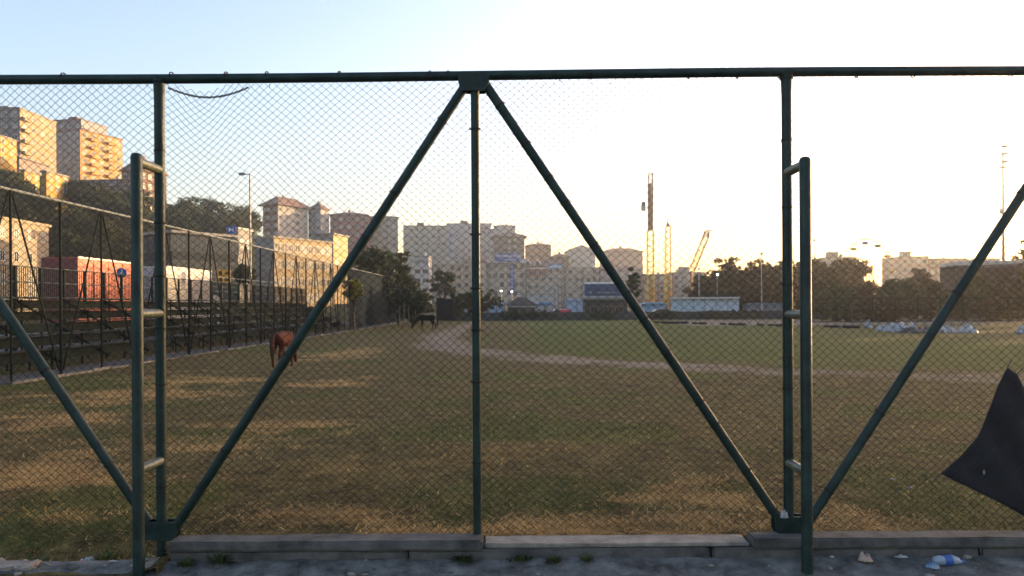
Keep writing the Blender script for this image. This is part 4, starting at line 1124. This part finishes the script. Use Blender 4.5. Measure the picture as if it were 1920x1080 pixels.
a_ = hz(1297, 508, 185, q); b_ = hz(1323, 446, 185, q); c_ = hz(1326, 434, 185, q)
mb = MB(); lattice(mb, a_, b_, 1.2, 1.2, 10, 0.09); mb.build('boom', LATY, t3)
mb = MB(); lattice(mb, b_, c_, 1.3, .9, 3, 0.12); mb.tube(c_ + Vector((-.2, 0, .3)), c_ + Vector((1.0, 0, .2)), .14, n=5); mb.build('boom_head', LATB, t3)
MB().tube((-.2, 0, 0), a_, .35, n=8).build('boom_foot', ORG, t3)
MB().box((-1.6, -1.2, 0), (1.4, 1.2, 1.9)).build('crane_base', ORG, t3)
# ------------------------------------------------------------------ ferris wheel
FWY = 185.0
c0 = W(1628, 508, FWY); zg = float(gz(c0.x, FWY))
fw = thing('ferris_wheel', 'faint ferris wheel rising over the hazy trees on the right', 'ferris wheel', (c0.x, FWY, zg), R(22))
hz_ = c0.z - zg; RR = 60 * FWY / FPX
FM = mat('ferris_steel', (0.34, 0.33, 0.28), .6, .1)
for s_ in (-.7, .7):
    MB().path([(RR * math.cos(a), s_, hz_ + RR * math.sin(a)) for a in np.linspace(0, 2 * math.pi, 33)], .08, n=5).build('rim', FM, fw)
    sp = MB()
    for k in range(12):
        a = k * math.pi / 6; sp.tube((0, s_ * .6, hz_), (RR * math.cos(a), s_, hz_ + RR * math.sin(a)), .05, n=4)
    sp.build('spokes', FM, fw)
    MB().path([(-3.2, s_ * 1.8, 0), (0, s_ * 1.2, hz_), (3.2, s_ * 1.8, 0)], .16, n=6).build('leg', FM, fw)
MB().tube((0, -1, hz_), (0, 1, hz_), .35, n=10).build('hub', FM, fw)
for k in range(12):
    a = k * math.pi / 6 + .12; x_, z_ = RR * math.cos(a), hz_ + RR * math.sin(a)
    MB().path([(x_, 0, z_ - 1.35), (x_, 0, z_ - 1.1), (x_, 0, z_ - .75), (x_, 0, z_ - .7)], [.45, .8, .85, .8], n=10).tube((x_, 0, z_ - .7), (x_, 0, z_ + .1), .05, n=4).path([(x_, 0, z_ + .05), (x_, 0, z_ + .3)], [.8, .1], n=10).build('gondola', [LATY, ORG, GT, BT][k % 4], fw)
# ------------------------------------------------------------------ masts, lamps
ST = mat('galvanised_steel', (0.22, 0.22, 0.22), .45, .2)
q = gplace(1882, 128)
fm = thing('floodlight_mast', 'tall slim floodlight mast at the far right', 'mast', q)
zt = W(1882, 285, 128).z - q.z
MB().path([(0, 0, -.3), (0, 0, zt)], [.3, .12], n=10).build('pole', ST, fm)
for r_, zz in enumerate((zt - 1.6, zt - .3, zt + .9)):
    MB().tube((-.35, -.1, zz), (.75, -.1, zz), .05, n=5).build('crossbar', ST, fm)
    for k in range(3):
        MB().box((-.35 + k * .36, -.35, zz - .2), (-.08 + k * .36, -.1, zz + .2)).build('floodlight', GREY, fm)
MB().box((-.75, -.75, zt - 2.6), (.85, .5, zt - 2.5)).build('platform', ST, fm)
MB().box((-.6, -.4, zt * .62), (-.25, .1, zt * .62 + .9)).build('junction_box', ST, fm)
q = W(470, 577, 60); q.z = ZF + .12
lp = thing('street_lamp', 'tall grey street lamp with head pointing left beside the long brace', 'street lamp', q)
zt = W(470, 327, 60).z - q.z
MB().path([(0, 0, 0), (0, 0, 1), (0, 0, zt)], [.1, .085, .06], n=10).build('pole', ST, lp)
MB().tube((.02, 0, zt), (-.45, 0, zt + .03), .035, n=6).build('arm', ST, lp)
MB().path([(-.3, 0, zt + .03), (-.45, 0, zt + .03), (-.75, 0, zt + .05), (-.9, 0, zt + .06)], [.06, .12, .13, .05], n=10).build('lamp_head', mat('lamp_grey', (.3, .3, .3), .5), lp)
def lamp(label, px, py, Y, lit=True, h_=None, name='yard_lamp'):
    q = gplace(px, Y); zt = W(px, py, Y).z - q.z
    t = thing(name, label, 'lamp', q)
    MB().path([(0, 0, 0), (0, 0, zt)], [.07, .045], n=8).build('pole', ST, t)
    MB().box((-.18, -.32, zt), (.18, .1, zt + .09)).build('housing', GREY, t)
    MB().path([(0, -.2, zt - .12), (0, -.2, zt)], [.09, .12], n=10).build('lit_lens', mat('lit_lens', (1, 1, 1), .5, emit=(1, .98, .95, 14)), t)
lamp('lit white yard lamp in front of the park trees', 1345, 514, 114)
lamp('lit lamp over the round tree, left one of two', 940, 545, 122)
lamp('lit lamp above the hip roofed hut, right one of two', 960, 546, 121)
for px, pt, Y_, lab, m_ in ((1428, 478, 110, 'thin grey pole between the hoarding and the right gate post', ST), (1311, 506, 115, 'thin pale banded pole before the brownish trees', PALE), (1527, 452, 140, 'thin rusty pole just right of the right support post', LATB)):
    q = gplace(px, Y_); zt = W(px, pt, Y_).z - q.z
    t = thing('pole', lab, 'pole', q)
    MB().path([(0, 0, -.2), (0, 0, zt)], [.09, .06], n=8).build('shaft', m_, t)
    MB().box((-.16, -.1, zt), (.16, .1, zt + .35)).build('cap', m_, t)
# ------------------------------------------------------------------ low stand at far right
q = gplace(1880, 100)
ls = thing('covered_stand', 'low dark stand with pale flat roof at the right edge', 'stand', q, R(-14))
zr1 = W(1850, 497, 100).z - q.z
RF = mat('pale_metal_roof', (0.5, 0.47, 0.43), .35, .15)
for k in range(5):
    MB().box((-6 + k * 3.6, -1.5, zr1 + 0.07 * k), (-6 + k * 3.6 + 3.56, 5, zr1 + .45 + .07 * k)).build('roof_panel', RF, ls)
MB().box((-6, -1.4, zr1 - .35), (12, -1.3, zr1 - .02)).build('roof_fascia', DARK, ls)
for k in range(6):
    MB().box((-5.8 + k * 3.4, -1.2, 0), (-5.6 + k * 3.4, -1.0, zr1 - .05)).build('column', DARK, ls)
for r_ in range(5):
    MB().box((-6, 3.4 - r_ * .9, 0), (12, 4.2 - r_ * .9, 2.6 - .45 * r_)).build('step', mat('dull_step', (0.11, 0.105, 0.10), .95, .3, 1), ls)
MB().box((-6, 4.7, 0), (12, 5, zr1)).build('rear_wall', DARK, ls)
for k in range(5): MB().box((-3 + k * 2.3, 3.9, 2.95), (-3 + k * 2.3 + 1.5, 4.0, 3.15)).build('pale_seat_back', PALE, ls)
# chain link at the far right edge: posts and rails
rfn = thing('far_fence', 'dull post and rail mesh fence along the far right edge', 'fence', (0, 82, ZF), 0)
for k in range(17):
    x_ = 31 + k * 2.4
    MB().tube((x_, 0, 0), (x_, 0, 2.6), .045, n=6).build('post', PIPE_FAR, rfn)
    if k < 16:
        for z_ in (.15, 1.35, 2.6): MB().tube((x_, 0, z_), (x_ + 2.4, 0, z_), .03, n=5).build('rail', PIPE_FAR, rfn)
weave('wire_mesh', 31, 69.4, .1, 2.6, .34, .3, .012, flat, rfn, 'x', WIRE, 12)
# corner screen at the far left of the field
q = gplace(833, 104)
cs = thing('corner_screen', 'dark navy screen panel fence in the far corner left of the centre post', 'fence', q)
for k in range(2):
    MB().box((-1.0 + k * 1.1, 0, 0.1), (-1.0 + k * 1.1 + 1.04, .05, 3.1 - .2 * k)).build('screen_panel', scr, cs)
    MB().box((-1.06 + k * 1.1, -.03, 0), (-1.0 + k * 1.1, .09, 3.2)).build('post', PIPE_FAR, cs)
# stakes by the low dark tree
for k, (px, h_) in enumerate([(748, 2.0), (757, 2.4), (766, 2.1), (779, 1.7), (787, 1.5)]):
    q = gplace(px, 74 + k * .8)
    t = MB().path([(0, 0, -.1), (.03, 0, h_ * .5), (.0, .03, h_)], [.05, .045, .04], n=7).build('tree_stake', mat('bare_pale_stem', (.11, .088, .065), .9), None, 60, q)
    tag(t, 'bare pale stem under the low dark tree, %s from the left' % ['first', 'second', 'third', 'fourth', 'fifth'][k], 'stem', 'bare stems near the dark horse')

# ================================================================== trucks and signs on the street
RB = mat('red_box_paint', (0.50, 0.10, 0.045), .5, .15, .6); RB_SHADE = mat('shaded_red_paint', (0.20, 0.03, 0.03), .5, .2)  # second red is the same paint darkened for the shaded end
WB = mat('white_box_paint', (0.70, 0.62, 0.55), .5, .08, .6)
TY_ = mat('tyre_rubber', (0.015, 0.015, 0.015), .9)
def truck(label, x1, Y0, Y1, wid, ztop, body, endm, cabm, trim, cab_h=2.4):
    t = thing('box_truck', label, 'truck', (x1, Y0, ZF + .12))
    h = ztop - (ZF + .12); L_ = Y1 - Y0
    MB().box((-wid, 0, 1.0), (0, L_, h)).build('cargo_box', body, t)
    MB().box((-wid - .01, -.03, 1.0), (.01, -.005, h)).build('rear_door', endm, t)
    MB().box((-.02, -.02, h), (.06, L_ + .02, h + .10)).build('roof_edge', trim, t)
    MB().box((-wid, -.02, h), (-.03, L_ + .02, h + .06)).build('roof', body, t)
    for k in range(1, 4): MB().box((.005, L_ * k / 4 - .03, 1.0), (.03, L_ * k / 4 + .03, h - .05)).build('side_rib', body, t)
    cab = MB().prism([(-wid + .1, .5), (-.1, .5), (-.1, cab_h * .95), (-.3, cab_h), (-wid + .3, cab_h), (-wid + .1, cab_h * .95)], L_ + .15, L_ + 1.9).build('cab', cabm, t)
    MB().box((-.105, L_ + .5, 1.35), (-.09, L_ + 1.5, 2.1)).build('cab_window', GLASS, cab)
    MB().box((-wid + .3, .1, .6), (-.3, L_ + 1.8, .95)).build('chassis', DARK, t)
    for y_ in (1.2, L_ + .9):
        for x_ in (-wid + .15, -.2):
            MB().tube((x_ - .14, y_, .48), (x_ + .14, y_, .48), .48, n=16).build('wheel', TY_, t)
    return t
x1 = W(146, 490, 42.7).x
truck('red box truck with bright roof edge parked behind the stand', x1, 42.7, W(146,490,42.7).x / (W(254,490,1).x), 2.0, W(146, 484, 42.7).z, RB, RB_SHADE, RB_SHADE, mat('bright_trim', (.8, .75, .65), .4))
x1 = W(312, 502, 53.5).x
truck('white box truck with small cab parked behind the stand', x1, 53.5, 61.5, 1.8, W(312, 501, 53.5).z, WB, mat('shaded_van_rear', (.35, .36, .38), .5), WB, WB, 2.9)  # grey rear is shade put into the white truck's colour
q = W(228, 560, 36.5); q.z = ZF + .12
rsn = thing('road_sign', 'round blue road sign with white figure in front of the red truck', 'sign', q)
zc = W(228, 512, 36.5).z - q.z
MB().tube((0, .05, 0), (0, .05, zc + .2), .035, n=8).build('pole', ST, rsn)
MB().tube((0, 0, zc), (0, .03, zc), .24, n=28).build('disc', BLUE, rsn)
MB().tube((0.02, -.008, zc + .13), (.02, 0, zc + .13), .032, n=10).path([(.02, -.006, zc + .09), (.0, -.006, zc - .03)], .028, n=5).path([(0, -.006, zc - .02), (.06, -.006, zc - .15)], .018, n=5).path([(0, -.006, zc - .02), (-.06, -.006, zc - .14)], .018, n=5).path([(.01, -.006, zc + .06), (.08, -.006, zc)], .016, n=5).path([(.01, -.006, zc + .06), (-.07, -.006, zc + .01)], .016, n=5).build('white_figure', WHITE, rsn)
q = W(420, 577, 58); q.z = ZF + .12
ys_ = thing('warning_sign', 'square yellow board with dark marks right of the white truck', 'sign', q)
zc = W(420, 518, 58).z - q.z
MB().tube((-.15, .06, 0), (-.15, .06, zc), .04, n=8).build('pole', ST, ys_)
MB().box((-.5, -.02, zc - .52), (.5, .02, zc + .5)).build('board', mat('sign_yellow', (.62, .34, .02), .5, .15), ys_)
dk = mat('sign_dark', (.08, .05, .02), .7)
for a, c_ in (((-.38, .05), (-.12, .38)), ((.08, .12), (.34, .3)), ((-.34, -.4), (-.1, -.1)), ((.05, -.36), (.36, -.12))):
    MB().box((a[0], -.03, zc + a[1]), (c_[0], -.022, zc + c_[1])).build('dark_mark', dk, ys_)
q = W(474, 442, 150)
bs = thing('wall_sign', 'small blue sign on the narrow block beside the lamp post', 'sign', (q.x, 138.5, q.z - .6))
MB().box((-.8, -.05, 0), (.8, .05, 1.3)).build('panel', BLUE, bs)
MB().box((-.4, -.07, .3), (-.25, -.05, 1.0)).box((.25, -.07, .3), (.4, -.05, 1.0)).box((-.25, -.07, .58), (.25, -.05, .72)).build('white_letter', WHITE, bs)

# ================================================================== horses
def skin(name, pts, edges, m, parent, root=0, sub=2):
    me = bpy.data.meshes.new(name)
    me.from_pydata([p[:3] for p in pts], edges, [])
    ob = bpy.data.objects.new(name, me); COL.objects.link(ob)
    mod = ob.modifiers.new('skin', 'SKIN'); mod.use_smooth_shade = True
    sv = me.skin_vertices[0].data if me.skin_vertices else None
    if sv is None:
        bm = bmesh.new(); bm.from_mesh(me); bm.verts.layers.skin.verify(); bm.to_mesh(me); bm.free(); sv = me.skin_vertices[0].data
    for i, p in enumerate(pts):
        sv[i].radius = (p[3], p[4] if len(p) > 4 else p[3]); sv[i].use_root = (i == root)
    ob.modifiers.new('sub', 'SUBSURF').levels = sub
    bpy.context.view_layer.update()
    m2 = bpy.data.meshes.new_from_object(ob.evaluated_get(bpy.context.evaluated_depsgraph_get()))
    bpy.data.objects.remove(ob, do_unlink=True)
    m2.materials.clear()
    o = link(name, m2, m, parent)
    for p in m2.polygons: p.use_smooth = True
    return o
def horse(label, loc, rz, scale, coat, hair, step=0.0):
    t = thing('horse', label, 'horse', loc, rz); t.scale = (scale,) * 3
    pts = [(-.50, 0, 1.13, .23, .25), (-.12, 0, 1.05, .25, .28), (.28, 0, 1.06, .24, .28), (.56, 0, 1.10, .15, .24), (.80, 0, .92, .10, .17), (1.02, 0, .66, .085, .13), (1.12, 0, .50, .085, .11), (1.20, 0, .30, .07, .085), (1.25, 0, .13, .05, .06), (-.72, 0, 1.14, .12, .15)]
    ed = [(0, 1), (1, 2), (2, 3), (3, 4), (4, 5), (5, 6), (6, 7), (7, 8), (0, 9)]
    for s in (-1, 1):
        b0 = len(pts); st = step * s
        pts += [(-.56, s * .14, .95, .14, .18), (-.44 + st * .4, s * .16, .76, .10, .13), (-.66 + st * .8, s * .15, .50, .055, .07), (-.63 + st, s * .15, .18, .038), (-.58 + st, s * .15, .05, .05)]
        ed += [(0, b0), (b0, b0 + 1), (b0 + 1, b0 + 2), (b0 + 2, b0 + 3), (b0 + 3, b0 + 4)]
        b1 = len(pts)
        pts += [(.40, s * .13, .90, .10, .15), (.37 - st * .5, s * .15, .70, .075, .09), (.41 - st * .8, s * .14, .42, .045, .05), (.40 - st, s * .14, .15, .034), (.44 - st, s * .14, .045, .048)]
        ed += [(2, b1), (b1, b1 + 1), (b1 + 1, b1 + 2), (b1 + 2, b1 + 3), (b1 + 3, b1 + 4)]
    skin('body', pts, ed, coat, t)
    MB().path([(-.76, 0, 1.22), (-.88, .02, 1.12), (-.93, .03, .85), (-.93, .02, .55), (-.90, .01, .38)], [.035, .06, .085, .075, .02], n=8).build('tail', hair, t, 60)
    MB().path([(.50, 0, 1.31), (.70, .05, 1.12), (.90, .06, .88), (1.04, .05, .72)], [.03, .06, .06, .03], n=7).build('mane', hair, t, 60)
    for s in (-1, 1):
        MB().path([(1.04, s * .06, .70), (1.03, s * .08, .78), (1.02, s * .09, .83)], [.03, .03, .005], n=6).build('ear', coat, t, 60)
    return t
CH = mat('chestnut_coat', (0.080, 0.019, 0.008), .8, .3, 3, spec=.15); CHH = mat('chestnut_hair', (0.05, 0.012, 0.006), .9, .3, 9)
BK = mat('dark_bay_coat', (0.006, 0.0045, 0.004), .8, .2, 3, spec=.1); BKH = mat('black_hair', (0.008, 0.007, 0.007), .8, .3, 9)
p = G(531, 690)
horse('chestnut horse seen from behind, partly hidden by the long left brace', p, R(85), 71 / FPX * p.y / 1.36, CH, CHH, .06)
p = G(800, 619)
horse('dark grazing horse in side view near the far left corner', p, R(176), 30 / FPX * p.y / 1.36, BK, BKH, .1)

# ================================================================== debris on the field and pavement
def crumple(name, label, cat, loc, sx, sy, h, m, seed=0, n=14, rz=0, group=None):
    rng = np.random.default_rng(seed)
    u, v = np.meshgrid(np.linspace(-1, 1, n), np.linspace(-1, 1, n))
    ang = np.arctan2(v, u); rr = np.maximum(abs(u), abs(v))
    lim = 0.75 + 0.35 * vnoise(np.cos(ang) * 2 + 5 + seed, np.sin(ang) * 2 + 5, seed)
    x = rr * np.cos(ang) * lim * sx / 2; y = rr * np.sin(ang) * lim * sy / 2
    z = h * (1 - rr ** 2) * (0.05 + 1.5 * vnoise(u * 3.5 + 7, v * 3.5 + 7, seed + 1) ** 1.4) + h * .55 * rng.random(u.shape) ** 2 * (rr < .99)
    vv = np.stack([x, y, np.maximum(z, 0.0) + .004], -1).reshape(-1, 3)
    i = (np.arange(n - 1)[:, None] * n + np.arange(n - 1)[None, :]).ravel()
    o = fast(name, vv, np.stack([i, i + 1, i + n + 1, i + n], -1), m)
    o.location = loc; o.rotation_euler = (0, 0, rz)
    md = o.modifiers.new('thick', 'SOLIDIFY'); md.thickness = max(.002, h * .03); md.offset = -1
    return tag(o, label, cat, group)
SHEET = mat('white_plastic_sheet', (.05, .052, .056), .5, .3, 4.5, col2=(.5, .52, .54)); BSH = mat('black_plastic_sheet', (.02, .02, .022), .5, .3, 2)
for k, (px, py, wpx, hpx, m_, lab) in enumerate([
    (1690, 622, 70, 20, SHEET, 'white plastic heap left of the slanted brace'), (1716, 624, 70, 12, BSH, 'black plastic heap in front of the white plastic one'),
    (1655, 620, 30, 12, SHEET, 'small white plastic scrap left of the heap'), (1775, 624, 46, 22, SHEET, 'white plastic heap touching the slanted brace'),
    (1816, 624, 40, 18, SHEET, 'torn white plastic heap right of the slanted brace'), (1916, 626, 26, 16, SHEET, 'white plastic scrap at the right edge of the field'),
    (1628, 615, 18, 16, SHEET, 'pale upright scrap near the far dirt strip'), (1745, 620, 30, 14, BSH, 'dark plastic scrap between the white heaps')]):
    p = G(px, py); s_ = p.y / FPX
    crumple('plastic_heap', lab, 'debris', p, wpx * s_, wpx * s_ * .8, hpx * s_ * .7, m_, 200 + k, group='plastic heaps on the field')
TYR = mat('tyre_rubber', (0.015, 0.015, 0.015), .9)
def torus(R_, r_, n=16, m_=8):
    mb = MB(); vs = []; fs = []
    for i in range(n):
        for j in range(m_):
            a, b2 = 2*math.pi*i/n, 2*math.pi*j/m_
            vs.append(((R_ + r_*math.cos(b2))*math.cos(a), (R_ + r_*math.cos(b2))*math.sin(a), r_ + r_*math.sin(b2)))
            fs.append((i*m_+j, ((i+1)%n)*m_+j, ((i+1)%n)*m_+(j+1)%m_, i*m_+(j+1)%m_))
    return mb.add(vs, fs).mesh('tyre')
tme = torus(.27, .1); tme.materials.append(TYR)
tl = [1205, 1216, 1232, 1246, 1258, 1270, 1284, 1304, 1318, 1356, 1374, 1390, 1426, 1446, 1462, 1552, 1566, 1590, 1602]
words = ['first', 'second', 'third', 'fourth', 'fifth', 'sixth', 'seventh', 'eighth', 'ninth', 'tenth', 'eleventh', 'twelfth', 'thirteenth', 'fourteenth', 'fifteenth', 'sixteenth', 'seventeenth', 'eighteenth', 'nineteenth']
for k, px in enumerate(tl):
    p = G(px, 605 + (px - 1200) * .026 + random.uniform(-.6, .6))
    o = link('tyre', tme, None, loc=p); s_ = random.uniform(1.0, 1.35); o.scale = (s_ * .95, s_ * .9, s_ * .9)
    tag(o, 'dark old tyre in the line on the far dirt strip, %s from the left' % words[k], 'tyre', 'tyres on the far dirt strip')
PAPER = mat('white_paper_litter', (.36, .35, .34), .8, .3, 30)
def on_pave(px, py):
    Y = CAM.z / ((py - HY) / FPX); p = W(px, py, Y); p.z = max(0.003, float(soil_z(p.x, p.y)) + 0.003) if 4.78 < p.y < 5.22 else 0.004; return p
o = crumple('paper_scrap', 'crumpled white paper packet with red mark on the pavement at left', 'litter', on_pave(163, 1053), .13, .09, .035, PAPER, 301, 10, .3)
rm_ = MB().box((-.045, -.045, .012), (-.02, -.02, .03)).build('red_mark', RT, o)
crumple('paper_wrapper', 'crumpled white and orange wrapper on the pavement right of the right support post', 'litter', on_pave(1622, 1066), .12, .10, .04, mat('orange_white_paper', (.42, .4, .38), .7, .1, 14, col2=(.50, .22, .08)), 302, 10, .8)
crumple('paper_flake', 'small pale scrap right of the orange wrapper', 'litter', on_pave(1690, 1062), .09, .05, .012, PAPER, 303, 8)
crumple('paper_flake', 'tiny pale scrap just right of the right support post', 'litter', on_pave(1560, 1062), .04, .03, .01, PAPER, 304, 8)
crumple('paper_flake', 'pale sliver left of the left support post', 'litter', on_pave(212, 1062), .07, .02, .008, PAPER, 305, 8)
crumple('paper_flake', 'pale scrap far left on the pavement', 'litter', on_pave(112, 1056), .08, .03, .01, PAPER, 306, 8)
crumple('paper_flake', 'small white scrap on the grass near the black cloth', 'litter', G(1674, 900), .06, .03, .015, PAPER, 307, 8)
crumple('paper_flake', 'white scrap on the grass right of the right support post', 'litter', G(1706, 916), .05, .04, .015, PAPER, 308, 8)
crumple('paper_flake', 'white scrap lodged at the bottom right gusset plate', 'litter', W(1470, 972, 5.29), .06, .03, .06, PAPER, 309, 8)
q = on_pave(1775, 1072)
bt = thing('plastic_bottle', 'crushed blue and clear plastic bottle on the pavement at right', 'bottle', q, R(12))
CLR = mat('clear_crushed_plastic', (.26, .31, .37), .25, .35, 12); BLB = mat('blue_bottle_label', (.02, .09, .32), .4, .3, 20)
MB().path([(-.10, 0, .03), (-.09, 0, .034), (-.05, .004, .036), (0, -.004, .028), (.04, .005, .034), (.08, 0, .026), (.105, 0, .016), (.115, 0, .016)], [.012, .03, .034, .025, .033, .026, .012, .012], n=12).build('body', CLR, bt, 60)
MB().path([(-.03, .002, .033), (.03, .002, .032)], [.0335, .0345], n=12).build('label_band', BLB, bt, 60)
MB().tube((.113, 0, .016), (.128, 0, .016), .014, n=10).build('cap', BLB, bt)
crumple('plastic_bag_scrap', 'blue white plastic scrap beside the crushed bottle', 'litter', on_pave(1750, 1074), .10, .08, .035, mat('blue_white_plastic', (.07, .17, .36), .4, .2, 14, col2=(.36, .4, .44)), 310, 10)
# weeds on the pavement edge
WEED = leafmat('weed_leaves', (.03, .045, .012), (.10, .12, .04), .35)
def weed(label, loc, r_, h_, n_, seed):
    rng = np.random.default_rng(seed)
    t = thing('weed', label, 'weed', loc, 0, 'weeds on the pavement')
    a = rng.random(n_) * 6.28; rad = rng.random(n_) * r_; ln = h_ * (.4 + .8 * rng.random(n_)); le = .3 + .8 * rng.random(n_)
    p = np.stack([rad * np.cos(a) * .6, rad * np.sin(a) * .6, 0 * a], -1)
    d = np.stack([np.cos(a) * np.sin(le), np.sin(a) * np.sin(le), np.cos(le)], -1)
    s_ = np.stack([-np.sin(a), np.cos(a), 0 * a], -1) * (.0035 + .003 * rng.random(n_))[:, None]
    m1 = p + d * (ln * .55)[:, None]; tp = p + d * ln[:, None] - np.array([0, 0, 1]) * (ln * .2)[:, None]
    v = np.stack([p - s_ * .5, p + s_ * .5, m1 + s_, m1 - s_, tp], 1).reshape(-1, 3)
    i = np.arange(n_)[:, None] * 5
    fast('leaves', v, np.concatenate([i + np.array([0, 1, 2]), i + np.array([0, 2, 3]), i + np.array([3, 2, 4])]), WEED, t)
for k, (px, py, r_, h_, n_, lab) in enumerate([
    (412, 1062, .10, .13, 90, 'weed tuft with tall stem right of the left support post'), (760, 1058, .08, .06, 120, 'low weed tuft left below the centre post'),
    (870, 1060, .14, .07, 220, 'wide low weed mat below the centre post'), (952, 1058, .08, .07, 90, 'weed tuft just right of the centre post'),
    (980, 1062, .09, .06, 120, 'second weed tuft right of the centre post'), (1040, 1066, .07, .05, 90, 'third weed tuft right of the centre post'),
    (1100, 1066, .05, .06, 60, 'thin weed farther right below the middle kerb'), (1640, 1058, .05, .06, 60, 'weed behind the orange wrapper'),
    (1860, 1050, .09, .10, 110, 'upright weed at the kerb far right'), (350, 1066, .08, .05, 90, 'flat weed at the foot of the left support post'),
    (60, 1056, .22, .06, 260, 'spreading weed mat at the left end of the pavement'), (200, 1045, .20, .07, 260, 'weed strip behind the paper packet'), (1480, 1052, .08, .05, 80, 'weed left of the right support post foot')]):
    weed(lab, on_pave(px, py), r_, h_, n_, 400 + k)
for k, (a, c_) in enumerate([((345, 1030), (372, 1043)), ((300, 1040), (335, 1052))]):
    p, q = on_pave(*a), on_pave(*c_)
    o = MB().path([p + Vector((0, 0, .03)), p.lerp(q, .5) + Vector((0, 0, .05)), q + Vector((0, 0, .006))], .0025, n=5).build('dry_twig', mat('twig', (.35, .28, .2), .9), None)
    tag(o, ['dry pale twig leaning on the kerb right of the left support post', 'dry twig on the pavement at the left support post foot'][k], 'twig')

# ================================================================== unseen trees added off to the right to shade the field
for k, (x_, y_, h_) in enumerate([(54, 74, 8.8), (60, 70, 9.4), (66, 65, 9.0), (71, 58, 10.0), (78, 55, 9.2), (58, 82, 10.2), (84, 47, 9.6), (72, 70, 10.2), (90, 43, 10), (65, 90, 11), (71, 98, 12), (77, 107, 12.3), (83, 116, 13), (89, 125, 13.5), (95, 134, 14), (101, 143, 15), (108, 154, 16), (115, 165, 16.5), (84, 74, 11)]):
    tree('unseen_shade_tree', 'unseen brownish tree added beyond the right edge to shade the field', (x_, y_, float(gz(x_, y_))), h_, (3.9, 3.6, h_ * .42), LBRN, leaf=0.32, n_cl=90, per=40, seed=500 + k, group='unseen shade trees beyond the right edge')

# ================================================================== air
hzm = bpy.data.materials.new('haze_air'); hzm.use_nodes = True
nt = hzm.node_tree; nt.nodes.clear()
om = nt.nodes.new('ShaderNodeOutputMaterial'); pv = nt.nodes.new('ShaderNodeVolumePrincipled')
pv.inputs['Color'].default_value = (0.92, 0.93, 0.95, 1); pv.inputs['Density'].default_value = HAZE
pv.inputs['Anisotropy'].default_value = 0.8
nt.links.new(pv.outputs[0], om.inputs['Volume'])
hb_ = MB().box((-960, -20, -1.6), (960, 960, 84)).build('haze', hzm)
hb_['kind'] = 'stuff'; tag(hb_, 'thin warm evening haze over the field and town', 'haze')
